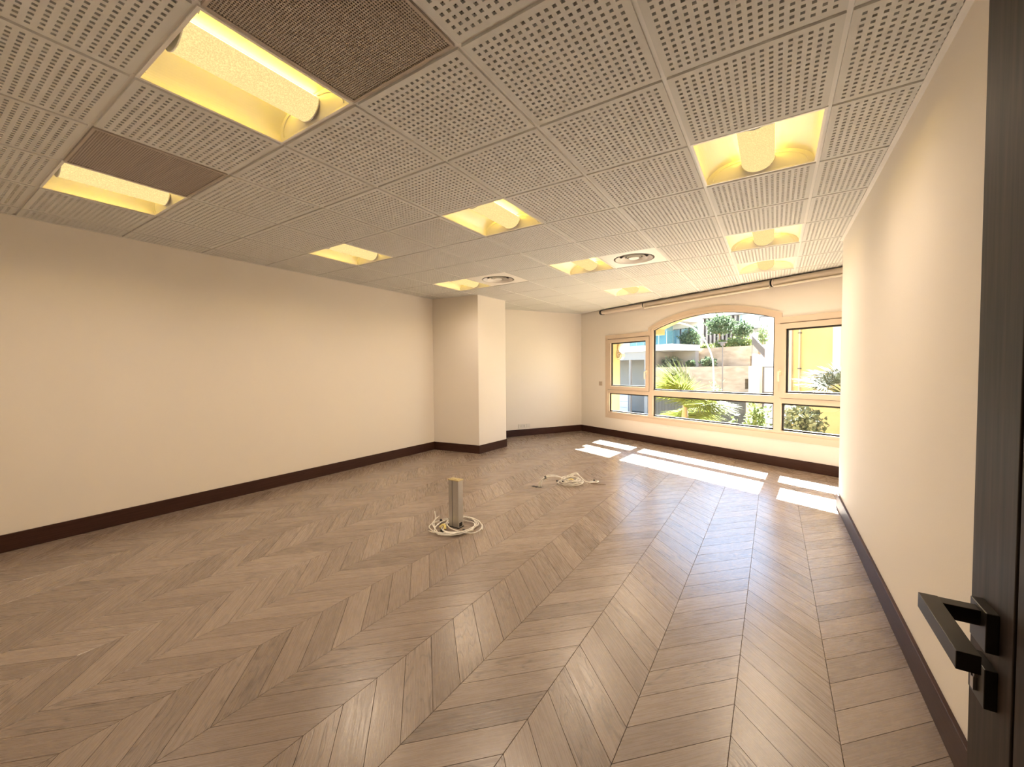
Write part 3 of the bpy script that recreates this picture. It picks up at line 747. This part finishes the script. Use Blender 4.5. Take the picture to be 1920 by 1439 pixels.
# ---------------------------------------------------------------- floor power post and its cables
PX, PY, PH = -1.882, 0.845, 0.400
t = thing('power_post', 'aluminium floor power post standing in loops of white cable', 'power post', (PX, PY, 0))
mb = MB(); hw, hd = .054, .032
mb.box(-hw, -hw+.040, -hd, hd, .004, PH).box(-hw+.045, hw, -hd, hd, .004, PH).box(-hw+.041, -hw+.046, -hd+.010, hd, .004, PH)
obj('body', mb, 'alu', t, bevel=.002)
obj('foot', MB().box(-hw-.004, hw+.004, -hd-.004, hd+.004, 0, .006), 'black', t)
mb = MB(); mb.box(-hw-.004, hw+.004, -hd-.003, hd+.003, PH, PH+.010); obj('cap', mb, 'brass', t, bevel=.002)
mb = MB(); mb.box(-hw+.01, hw-.02, -hd+.01, hd-.012, PH+.010, PH+.014); obj('cap_insert', mb, 'brass', t)
obj('cable_port', MB().box(hw-.001, hw+.003, -.022, .016, .012, .045), 'black', t, bevel=.002)
def coil(cx, cy, rx, ry, z, turns, wob, seed, rot=0, ph=0, n=26):
    rn = random.Random(seed); pts = []
    for q in range(int(n*turns)+1):
        a = ph + 2*PI*q/n; f = 1 + wob*math.sin(a*2.3+seed)+rn.uniform(-.02,.02)
        x = rx*f*math.cos(a); y = ry*f*math.sin(a)
        pts.append((cx + x*math.cos(rot)-y*math.sin(rot), cy + x*math.sin(rot)+y*math.cos(rot), z + .010*math.sin(a*1.7+seed)**2 + .003*q/n))
    return pts
t = thing('cable_coil', 'loose loops of white cable round the aluminium floor post', 'cable', (PX, PY, 0))
for q, (dx, dy, rx, ry, tr, wob, ph, r) in enumerate(((.02,-.02,.165,.205,1.7,.06,.4,.004),(.05,.0,.140,.180,1.45,.08,2.2,.0038),(.0,-.06,.190,.165,1.25,.05,3.4,.0038),(.075,.02,.135,.205,1.1,.04,5.2,.0048),(-.01,-.05,.205,.20,.55,.03,3.3,.0034))):
    obj('cable', MB().tube(smoothpath(coil(dx,dy,rx,ry,.007+.004*q,tr,wob,q*3+1,.4*q,ph),3), r, 7), 'cable', t, smooth=True)
obj('cable_tail', MB().tube(smoothpath([(-.13,-.13,.01),(-.20,-.06,.012),(-.235,.0,.03),(-.265,.02,.06),(-.275,.03,.07)],6), .0045, 7), 'cable', t, smooth=True)
obj('cable_tail', MB().tube(smoothpath([(-.11,-.15,.01),(-.19,-.09,.014),(-.21,-.03,.03),(-.20,.01,.05)],6), .004, 7), 'cable', t, smooth=True)
obj('white_conduit', MB().tube(smoothpath([(.02,-.17,.014),(.08,-.165,.014),(.15,-.11,.015),(.20,-.02,.016)],6), .011, 9), 'cable', t, smooth=True)
obj('yellow_wires', MB().tube(smoothpath([(-.075,-.12,.012),(-.06,-.10,.03),(-.03,-.11,.035),(-.01,-.13,.015)],6), .012, 8), 'cable_y', t, smooth=True)
for p, a in (((-.155,-.02,.03),.6),((-.10,.03,.035),.3),((.01,-.18,.012),1.2),((.16,-.09,.03),2.0),((-.02,-.16,.012),.2)):
    obj('cable_tag', MB().box(p[0]-.010,p[0]+.010,p[1]-.007,p[1]+.007,p[2]-.008,p[2]+.008), 'black', t, bevel=.002)
# second coil by the hole in the floor
HX, HY = -1.878, 2.23
t = thing('cable_bundle', 'tied bundle of white cables coming out of a hole in the parquet', 'cable', (HX, HY, 0))
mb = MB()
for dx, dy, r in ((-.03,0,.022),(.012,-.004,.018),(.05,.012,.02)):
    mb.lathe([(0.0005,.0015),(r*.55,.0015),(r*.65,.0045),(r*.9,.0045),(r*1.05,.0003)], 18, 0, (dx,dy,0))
obj('floor_hole_shade', mb, 'black', t)  # raised black discs stand in for the dark of the holes; boards are uncut
for q, (o1, h_) in enumerate(((0,.115),(.018,.10),(-.014,.105))):
    obj('riser_cable', MB().tube(smoothpath([(.045+o1,.012,.001),(.05+o1,.02,.05),(.09,.06+o1,h_),(.16,.13+o1,h_+.01),(.23,.20,.09),(.30,.24,.05)],6), .006, 8), 'cable', t, smooth=True)
obj('riser_tie', MB().tube([(.085,.055,.105),(.098,.068,.112)], .017, 10), 'black', t, smooth=True)
for q in range(7):
    obj('cable', MB().tube(smoothpath(coil(.29+.012*(q%3),.30-.01*(q%2),.145-.008*q,.125-.006*q,.010+.009*q,1.05+.1*(q%2),.05,q*5+2,.6+.1*q,q*1.1),3), .0045, 7), 'cable', t, smooth=True)
for q in range(3):
    obj('cable', MB().tube(smoothpath([(.22,.36,.03+.02*q),(.30,.42+.01*q,.09+.008*q),(.38,.38,.085),(.46,.36,.04),(.52,.44+.01*q,.02),(.56,.50-.02*q,.02),(.53,.54,.016),(.46,.50,.012)],6), .0045, 7), 'cable', t, smooth=True)
obj('yellow_wires', MB().tube(smoothpath([(.24,.28,.03),(.29,.33,.05),(.34,.31,.03)],6), .012, 7), 'cable_y', t, smooth=True)
obj('bare_end', MB().tube([(.50,.42,.012),(.66,.47,.006)], .0035, 7), 'bark', t, smooth=True)
for p in ((.17,.20,.045),(.25,.19,.05),(.36,.22,.04),(.28,.24,.06),(.50,.52,.025)):
    obj('cable_tag', MB().box(p[0]-.009,p[0]+.009,p[1]-.007,p[1]+.007,p[2]-.008,p[2]+.008), 'black', t, bevel=.002)

# ---------------------------------------------------------------- open door at the right
DF = CAM.x + 0.2543; DE = CAM.y + 0.880; DH = YB + .012
dr = struct(obj('door_1', MB().box(0, .044, -.128, 0, 0.008, 2.09).box(0, .044, DH-DE, -.135, 0.008, 2.09), 'door', bevel=.0015, loc=(DF, DE, 0)), 'dark brown wooden door standing open')
yg = -.128
obj('panel_groove', MB().box(.012, .034, yg-.0075, yg+.0005, .008, 2.09), 'door', dr)
yc = -.066
def rosette(zc, nm):
    return obj(nm, MB().box(-.0125, .0002, yc-.026, yc+.026, zc-.027, zc+.027), 'bronze', dr, bevel=.001)
r1 = rosette(.980, 'rosette'); r2 = rosette(.903, 'key_rosette')
hd_ = MB(); x_out = -.070                     # outer face of the lever
hd_.box(x_out, -.012, yc-.010, yc+.010, .981, 1.002)
obj('handle_neck', hd_, 'bronze', dr, bevel=.0008)
obj('handle_lever', MB().box(x_out-.0005, x_out+.0205, yc+.0105-.150, yc+.0105, .9805, 1.0025), 'bronze', dr, bevel=.0008)
cy = MB().tube([(-.0124,yc,.912),(-.0165,yc,.912)], .0085, 16); cy.box(-.0165,-.0124,yc-.005,yc+.005,.887,.908)
c_ = obj('key_cylinder', cy, 'steel', dr, smooth=False)
obj('keyhole_shade', MB().box(-.0172,-.0164,yc-.0011,yc+.0011,.905,.919), 'bronze', c_)  # dark block proud of the cylinder, standing in for the shade inside the slot
jm = MB(); jm.box(DX0-.06, DX0+.03, YB-.16, YB+.012, 0, 2.16).box(DX1-.005, DX1+.06, YB-.16, YB+.012, 0, 2.16).box(DX0+.03, DX1-.005, YB-.16, YB+.012, 2.1, 2.16)
struct(obj('trim_6', jm, 'door'), 'dark brown door frame')

# ---------------------------------------------------------------- outdoors
GZ = -1.3
def ebox(name, s0, s1, d0, d1, z0, z1, mt, parent=None, bevel=0):
    return obj(name, MB().box(s0, s1, d0, d1, z0, z1, T=W), mt, parent, bevel=bevel)
struct(obj('ground_outside', MB().box(-40, 30, .4, 60, GZ-.2, GZ, T=W), 'paving'), 'pale paved ground outside the window')
struct(ebox('balcony_above', -2, SEND+2, .38, 1.6, 2.99, 3.2, 'cream'), 'cream slab over the window outside')
def pierced(name, s0, s1, d0, d1, z1, hole):
    a0, a1, b0, b1 = hole; mb = MB()
    for q in ((s0,a0,GZ,z1),(a1,s1,GZ,z1),(a0,a1,GZ,b0),(a0,a1,b1,z1)): mb.box(q[0],q[1],d0,d1,q[2],q[3],T=W)
    return obj(name, mb, 'stone')
tag(pierced('retaining_wall', -8.25, -2.68, 12, 12.4, 1.43, (-3.02,-2.83,.433,.868)), 'lower beige terrace wall behind the palm', 'wall')
tag(pierced('upper_retaining_wall', -8.2, -3.98, 14.5, 14.9, 2.44, (-4.16,-4.0,1.46,1.93)), 'upper beige terrace wall below the trees', 'wall')
tag(ebox('planting_bed', -8.2, -2.7, 12.41, 14.49, GZ, 1.38, 'soil'), 'narrow planting bed between the two terrace walls', 'planting bed')
tag(ebox('terrace', -16, -3.98, 14.91, 17.8, GZ, 2.40, 'soil'), 'raised planted terrace below the white building', 'terrace')
for s0, s1, d, z0, z1, lb in ((-3.02,-2.83,12.3,.433,.868,'dark vent opening in the lower terrace wall'), (-4.16,-4.0,14.8,1.46,1.93,'dark vent opening in the upper terrace wall')):
    tag(ebox('wall_vent', s0, s1, d, d+.03, z0, z1, 'concrete'), lb, 'vent')
# white stair block with railing and gate at the end of the terraces
t = thing('stair_block', 'bright white stair wall beside the beige terrace walls', 'wall', (0,0,0))
sp = [(-2.67,GZ),(-1.0,GZ),(-1.0,1.75),(-2.40,1.75),(-2.67,1.95)]
def sprism(poly, d0, d1):
    mb = MB(); k = len(poly); a = [W(s_,d0,z_) for s_,z_ in poly]; b = [W(s_,d1,z_) for s_,z_ in poly]
    mb.quad(a); mb.quad(list(reversed(b)))
    for i in range(k): mb.quad([a[i], b[i], b[(i+1)%k], a[(i+1)%k]])
    return mb
obj('stair_wall', sprism(sp, 11.9, 12.39), 'render_white', t)
obj('upper_wall', MB().box(-2.69,-.9,12.6,12.9,GZ,2.35,T=W), 'render_white', t)
obj('pier', MB().box(-2.66,-2.2,11.6,11.9,GZ,1.42,T=W), 'cream', t)
t = thing('stair_railing', 'dark sloping metal railing on top of the white stair wall', 'railing', W(-3.0,12.5,2.1))
iv = Matrix.Translation(Vector(W(-3.0,12.5,2.1))).inverted(); RL = lambda *a: tuple(iv @ Vector(W(*a)))
for zo in (0, -.30): obj('rail', MB().tube([RL(-3.01,12.5,2.76+zo), RL(-2.48,12.5,2.14+zo)], .02, 8), 'fin', t)
bm_ = MB(); ia = [RL(a_,12.49,b_) for a_,b_ in ((-3.0,2.42),(-2.49,1.80),(-2.49,2.12),(-3.0,2.74))]; ib = [RL(a_,12.51,b_) for a_,b_ in ((-3.0,2.42),(-2.49,1.80),(-2.49,2.12),(-3.0,2.74))]
bm_.quad(ia).quad(ib[::-1])
for q in range(4): bm_.quad([ia[q], ib[q], ib[(q+1)%4], ia[(q+1)%4]])
obj('infill_mesh', bm_, 'mid_grey', t)
for q in range(12):
    s_ = -3.0+.52*q/11; z_ = 2.75-.62*q/11; obj('baluster', MB().tube([RL(s_,12.5,z_), RL(s_,12.5,z_-.36 if q not in (0,11) else 1.38)], .013, 6), 'fin', t)
t = thing('garden_gate', 'tall pale gate in a dark frame by the white stair wall', 'gate', W(-1.7,11.3,GZ))
iv = Matrix.Translation(Vector(W(-1.7,11.3,GZ))).inverted(); GLc = lambda *a: tuple(iv @ Vector(W(*a)))
for s_ in (-1.90,-1.25): obj('post', MB().box(s_-.035,s_+.035,11.27,11.33,GZ,1.40,T=GLc), 'mid_grey', t)
for z_ in (1.38,.36,-.9): obj('rail', MB().box(-1.9,-1.25,11.285,11.315,z_-.02,z_+.02,T=GLc), 'mid_grey', t)
obj('panel', MB().box(-1.87,-1.28,11.295,11.305,GZ+.1,1.36,T=GLc), 'render_white', t)

# house at the left with the white slab balcony and a dark garage below
t = thing('garage', 'dark garage under a thick white balcony slab, seen through the left sash', 'garage', W(-11,12,GZ))
iv = Matrix.Translation(Vector(W(-11,12,GZ))).inverted(); HL = lambda *a: tuple(iv @ Vector(W(*a)))
def hbox(n, s0, s1, d0, d1, z0, z1, mt, par=None): return obj(n, MB().box(s0,s1,d0,d1,z0,z1,T=HL), mt, par or t)
hbox('balcony_slab', -18, -6.75, 11.9, 14.4, 2.30, 2.62, 'render_white')
hbox('garage_wall', -8.28, -6.8, 14.05, 14.35, 1.39, 2.3, 'concrete')
hbox('garage_back', -18, -8.28, 14.05, 14.35, GZ, 2.3, 'concrete'); hbox('garage_side', -8.5, -8.28, 12.0, 14.05, GZ, 2.3, 'concrete'); hbox('garage_band', -18, -8.5, 12.0, 12.2, 1.85, 2.3, 'concrete')
for q in range(5): hbox('garage_pier', -13.2+q*.9, -13.1+q*.9, 12.02, 12.15, GZ, 1.85, 'concrete')
gd = hbox('garage_door', -10.75, -9.7, 12.03, 12.12, GZ, .0, 'door_blue')
for q in range(3): hbox('door_joint', -10.75, -9.7, 12.025, 12.031, -.9+q*.35, -.885+q*.35, 'mid_grey', gd)
t = thing('left_house', 'white and pale blue house behind the glass balcony', 'building', W(-11,18,2.3))
iv = Matrix.Translation(Vector(W(-11,18,2.3))).inverted(); HL = lambda *a: tuple(iv @ Vector(W(*a)))
obj('facade', MB().prism([(-22,18),(-9.0,18),(-12.2,22),(-22,22)], 2.3, 9, T=HL), 'render_white', t)
hbox('blue_wall', -13.2, -11.2, 17.4, 18, 2.4, 5.0, 'render_blue')
hbox('orange_wall', -13.5, -11.9, 16.2, 16.6, 3.5, 4.25, 'render_orange')
hbox('upper_slab', -13.5, -9.3, 16.6, 18, 4.3, 4.55, 'render_white')
for s0 in (-11.1,-10.5,-9.9): 
    f_ = hbox('window_frame', s0, s0+.55, 17.93, 18.02, 2.5, 4.0, 'fin'); hbox('pane', s0+.05, s0+.5, 17.91, 17.935, 2.55, 3.95, 'window_dark', f_)
for s0 in (-12.3,-11.2,-10.1):
    f_ = hbox('window_frame', s0, s0+.95, 17.93, 18.02, 4.7, 6.2, 'render_white'); hbox('pane', s0+.06, s0+.89, 17.91, 17.935, 4.76, 6.14, 'render_blue', f_)
t2 = thing('glass_balustrade', 'clear blue glass balustrade on the white balcony slab', 'balustrade', W(-8,12.2,2.62))
iv2 = Matrix.Translation(Vector(W(-8,12.2,2.62))).inverted(); BL = lambda *a: tuple(iv2 @ Vector(W(*a)))
for q in range(6):
    s_ = -9.7+q*.5
    obj('glass_panel', MB().box(s_+.015,s_+.485,12.19,12.205,2.64,3.30,T=BL), 'glass_b', t2); obj('post', MB().box(s_-.012,s_+.012,12.18,12.21,2.62,3.32,T=BL), 'steel', t2)
# white building behind, with dark fins and a blue glazed band
t = thing('white_building', 'large white building behind the trees with dark vertical fins and a glazed band', 'building', W(-12,26,2.3))
iv = Matrix.Translation(Vector(W(-12,26,2.3))).inverted(); HL = lambda *a: tuple(iv @ Vector(W(*a)))
obj('facade', MB().box(-26,4,26,34,GZ,8.5,T=HL), 'render_white', t)
for q in range(12): obj('fin', MB().box(-15.0+q*.34,-14.83+q*.34,25.5,25.98,2.4,5.45,T=HL), 'fin', t)
obj('side_wing', MB().box(-6.5,5,20,25.9,GZ,4.4,T=HL), 'render_white', t)
obj('canopy', MB().box(-15.6,-6,25.3,26,5.5,5.75,T=HL), 'render_white', t)
gb = obj('glazed_band', MB().box(-12.2,-3,25.9,25.985,4.85,5.45,T=HL), 'render_blue', t)
for q in range(9): obj('glazing_bar', MB().box(-12.2+q*1.1,-12.12+q*1.1,25.88,25.9,4.85,5.45,T=HL), 'render_white', gb)
obj('dark_panel', MB().box(-9.6,-7.4,25.87,25.90,4.86,5.2,T=HL), 'fin', t)
obj('ledge', MB().box(-12.4,2,25.0,25.98,4.3,4.48,T=HL), 'render_white', t)

# yellow building at the right
t = thing('yellow_building', 'yellow rendered building with a drainpipe, close to the right sash', 'building', W(3,7,GZ))
iv = Matrix.Translation(Vector(W(3,7,GZ))).inverted(); HL = lambda *a: tuple(iv @ Vector(W(*a)))
obj('facade', MB().box(1.02,9,7,12,GZ,5,T=HL), 'yellow', t); obj('corner_pilaster', MB().box(.90,1.05,6.93,12,GZ,5,T=HL), 'pinkish', t)
obj('drainpipe', MB().tube([HL(1.24,6.95,GZ),HL(1.24,6.95,5)], .022, 10), 'pinkish', t, smooth=True)
for z_ in (.2,1.3,2.3): obj('pipe_clip', MB().box(1.205,1.275,6.92,7.0,z_,z_+.03,T=HL), 'mid_grey', t)
f_ = obj('window_frame', MB().box(2.02,3.0,6.95,7.02,.9,2.42,T=HL), 'render_white', t); obj('pane', MB().box(2.09,2.93,6.93,6.951,.97,2.35,T=HL), 'window_dark', f_)
obj('shutter', MB().box(2.04,2.22,6.9,6.94,.92,2.40,T=HL), 'cream', f_)
# fence, pillar, lamps
t = thing('garden_fence', 'dark slatted fence with a pale coping beyond the palm', 'fence', W(-1,6,GZ))
iv = Matrix.Translation(Vector(W(-1,6,GZ))).inverted(); HL = lambda *a: tuple(iv @ Vector(W(*a)))
for q in range(26): obj('slat', MB().box(-3.0+q*.128,-3.0+q*.128+.118,6.0,6.03,GZ,.53,T=HL), 'dark_grey', t)
obj('coping', MB().box(-3.02,.34,5.95,6.08,.53,.58,T=HL), 'render_white', t)
tag(ebox('gate_pillar', .34, .56, 5.9, 6.12, GZ, .62, 'cream', bevel=.01), 'cream gate pillar at the end of the dark fence', 'pillar')
t = thing('street_lamp', 'slim dark lamp post with a short crossbar, in front of the terrace walls', 'street lamp', W(-2.23,9,GZ))
iv = Matrix.Translation(Vector(W(-2.23,9,GZ))).inverted(); HL = lambda *a: tuple(iv @ Vector(W(*a)))
obj('post', MB().tube([HL(-2.23,9,GZ),HL(-2.23,9,2.30)], .022, 10), 'fin', t, smooth=True); obj('crossbar', MB().box(-2.40,-2.08,8.96,9.04,2.29,2.34,T=HL), 'fin', t); obj('lamp_head', MB().box(-2.29,-2.17,8.95,9.05,2.20,2.29,T=HL), 'fin', t)
t = thing('curved_lamp', 'cream arched lamp pole curving over to one side', 'street lamp', W(-1.95,8,GZ))
iv = Matrix.Translation(Vector(W(-1.95,8,GZ))).inverted(); HL = lambda *a: tuple(iv @ Vector(W(*a)))
obj('pole', MB().tube(smoothpath([HL(-1.95,8,GZ),HL(-1.95,8,.49),HL(-1.97,8,1.2),HL(-2.03,8,1.75),HL(-2.306,8,2.345),HL(-2.788,8,2.878),HL(-3.485,8,3.15)],6), .026, 10), 'pole_cream', t, smooth=True)
obj('lamp_head', MB().lathe([(.0005,.06),(.05,.05),(.14,-.02),(.0005,-.03)], 16, 0, HL(-3.55,8,3.13)), 'pole_cream', t, smooth=True)
# scroll bracket on the outside jamb
t = thing('scroll_bracket', 'cream spiral plaster scroll on the outside jamb of the left sash', 'bracket', W(.755,.36,1.62))
iv = Matrix.Translation(Vector(W(.755,.36,1.62))).inverted(); HL = lambda *a: tuple(iv @ Vector(W(*a)))
cs = .80
obj('disc', (lambda mb: mb)(MB().tube([HL(cs,.30,1.62),HL(cs,.38,1.62)], .09, 28)), 'cream', t)
obj('spiral', MB().tube([HL(cs+(.086-.003*q)*math.cos(.55*q), .296, 1.62+(.086-.003*q)*math.sin(.55*q)) for q in range(28)], .012, 7), 'cream', t, smooth=True)
obj('stem', MB().tube(smoothpath([HL(cs-.06,.34,1.70),HL(cs-.01,.34,1.80),HL(cs+.05,.34,1.87),HL(cs+.06,.34,1.95)],6), .035, 8), 'cream', t, smooth=True)

# plants
def blob_leaves(cx, cy, cz, rx, ry, rz, n, size, seed, shell=.55):
    rn = random.Random(seed); mb = MB()
    for _ in range(n):
        while True:
            a = Vector((rn.uniform(-1,1), rn.uniform(-1,1), rn.uniform(-1,1))); L_ = a.length
            if L_ < 1 and L_ > shell*rn.random(): break
        lump = 1+.22*math.sin(a.x*7+seed)*math.cos(a.y*6+seed*2)+.15*math.sin(a.z*9)
        p = Vector((cx+a.x*rx*lump, cy+a.y*ry*lump, cz+a.z*rz*lump))
        p.z = max(p.z, .04)
        d = Vector((rn.gauss(0,1), rn.gauss(0,1), rn.gauss(.3,1))).normalized(); s_ = d.orthogonal().normalized()
        s_ = (Matrix.Rotation(rn.uniform(0,6.28), 3, d) @ s_); l = size*rn.uniform(.7,1.4); w_ = l*.32
        mb.quad([p, p+d*l*.5+s_*w_, p+d*l, p+d*l*.5-s_*w_])
    return mb
def plant(name, label, cat, s, d, z0, z1, r, leaf, n, size, seed, stem=.25, group=None, flat=1.0):
    b = W(s,d,z0); t = thing(name, label, cat, b, group); H = z1-z0; rn = random.Random(seed)
    if stem > 0:
        obj('trunk', MB().tube(smoothpath([(0,0,0),(rn.uniform(-.03,.03),0,H*stem),(rn.uniform(-.06,.06),.02,H*.6),(0,0,H*.85)],5), [.045*H/2*(1-.6*q/15) for q in range(16)], 8), 'bark', t, smooth=True)
        for q in range(4):
            a = q*1.7+seed; obj('branch', MB().tube([(0,0,H*(stem+.08*q)),(r*.55*math.cos(a),r*.55*math.sin(a),H*(stem+.2+.1*q))], [.02*H/2,.008*H/2], 6), 'bark', t)
    zc = H*(stem+(1-stem)/2)
    obj('foliage', blob_leaves(0,0,zc,r,r*flat,H*(1-stem)/2,n,size,seed), leaf, t)
    return t
plant('terrace_tree', 'tall grey-green tree with a bare trunk, in front of the dark fins', 'tree', -6.62, 16, 2.40, 4.30, .72, 'leaf_dark', 1500, .13, 3, .42)
plant('terrace_tree', 'smaller dark tree right of the tall tree on the terrace', 'tree', -5.55, 16.3, 2.40, 3.85, .48, 'leaf_dark', 900, .12, 5, .4)
plant('conifer', 'dense dark conifer in front of the glass balcony house', 'tree', -8.2, 15.6, 2.40, 3.65, .62, 'leaf_dark', 1300, .13, 8, .05)
plant('young_tree', 'thin young tree above the dark sloping railing', 'tree', -3.9, 15.2, 2.40, 3.45, .26, 'leaf_mid', 260, .12, 9, .1)
for q, (s_, r_, z_, lb) in enumerate(((-6.2,.34,2.85,'low yellow-green shrub under the tall terrace tree'),(-5.5,.42,2.98,'broad yellow-green shrub under the smaller terrace tree'),(-4.85,.36,2.90,'yellow-green shrub at the railing end of the upper terrace wall'),(-7.1,.4,2.7,'pale low shrub between conifer and tall terrace tree'))):
    plant('terrace_shrub', lb, 'shrub', s_, 15.5, 2.40, z_, r_, 'leaf_light', 520, .11, 20+q, 0, 'yellow-green shrubs on the upper terrace')
for q, (s_, r_, z_, lf, lb) in enumerate(((-7.65,.48,1.98,'leaf_grey','wide twiggy grey shrub in the bed between the terrace walls'),(-6.5,.2,1.72,'leaf_dark','small round dark shrub in the bed between the terrace walls'),(-5.5,.36,1.86,'leaf_dark','spiky dark shrub in the bed behind the curved lamp'))):
    plant('bed_shrub', lb, 'shrub', s_, 13.2, 1.38, z_, r_, lf, 420, .13, 30+q, 0, 'shrubs between the terrace walls')
plant('garden_bush', 'leafy grey-green bush low behind the arched pane, beside the mullion', 'bush', 2.40, 2.5, GZ, .50, .27, 'leaf_mid', 4500, .08, 41, 0)
plant('garden_bush', 'big round grey-green bush filling the pane below the right sash', 'bush', 3.22, 2.4, GZ, .60, .46, 'leaf_grey', 9000, .085, 43, 0)
plant('garden_bush', 'small pale spiky plant at the foot of the dark fence', 'bush', 1.62, 3.0, GZ, .16, .20, 'leaf_mid', 420, .12, 44, 0)
plant('garden_bush', 'small dark plant at the foot of the slim lamp post', 'bush', -2.15, 8.4, GZ, .72, .35, 'leaf_mid', 500, .13, 45, 0)
def fan_leaf(rn, R, nseg, spread, mat_fold=.35):
    mb = MB()                                              # leaf blade in local x (out), y (side), z (up)
    for q in range(nseg):
        a = -spread+2*spread*q/(nseg-1); l = R*(.82+.18*math.cos(a*.7))*rn.uniform(.92,1.05); wd = R*.021
        dx, dy = math.cos(a), math.sin(a); px, py = -dy, dx; mid = l*.55; dr_ = -.10*l*rn.uniform(.5,2.4)
        p0 = (0,0,0); m0 = (dx*mid, dy*mid, .02); tip = (dx*l, dy*l, dr_)
        for sgn in (-1, 1):
            e_ = (dx*mid+px*wd*sgn, dy*mid+py*wd*sgn, .02-wd*mat_fold)
            mb.quad([p0, m0, e_]); mb.quad([m0, tip, e_])
    return mb
def palm(name, label, s, d, zc, nleaf, R, pet, lf, seed, ztrunk=GZ, elev=(-.6,1.3)):
    b = W(s,d,GZ); t = thing(name, label, 'palm', b); rn = random.Random(seed); h = zc-GZ
    obj('trunk', MB().tube([(0,0,-.03),(.01,0,h*.4),(0,.01,h*.8),(0,0,h)], [.11,.09,.085,.05], 12), 'bark', t, smooth=True)
    for q in range(nleaf):
        az = q*2.399+seed; el = elev[0]+(elev[1]-elev[0])*((q*.618+.1) % 1.0)
        dv = Vector((math.cos(az)*math.cos(el), math.sin(az)*math.cos(el), math.sin(el))); pl = pet*rn.uniform(.7,1.15)
        tip = Vector((0,0,h-.03)) + dv*pl + Vector((0,0,-.10*pl))
        lfo = fan_leaf(rn, R*rn.uniform(.85,1.1), 31, 1.75)
        rot = dv.to_track_quat('X', 'Z'); o = obj('fan_leaf', lfo, lf, t); o.location = tip; o.rotation_mode = 'QUATERNION'; o.rotation_quaternion = rot
        obj('petiole', MB().tube(smoothpath([Vector((0,0,h-.06)), Vector((0,0,h-.03))+dv*pl*.55, tip],4), [.014-.001*z_ for z_ in range(9)], 6), lf, t)
    return t
palm('fan_palm', 'large yellow-green fan palm right outside the arched pane', .42, 3.0, .42, 30, .78, .45, 'palm', 2, elev=(-.75,1.45))
palm('fan_palm', 'grey-green fan palm in front of the yellow building', 3.85, 2.7, .85, 20, .50, .42, 'palm_grey', 6)
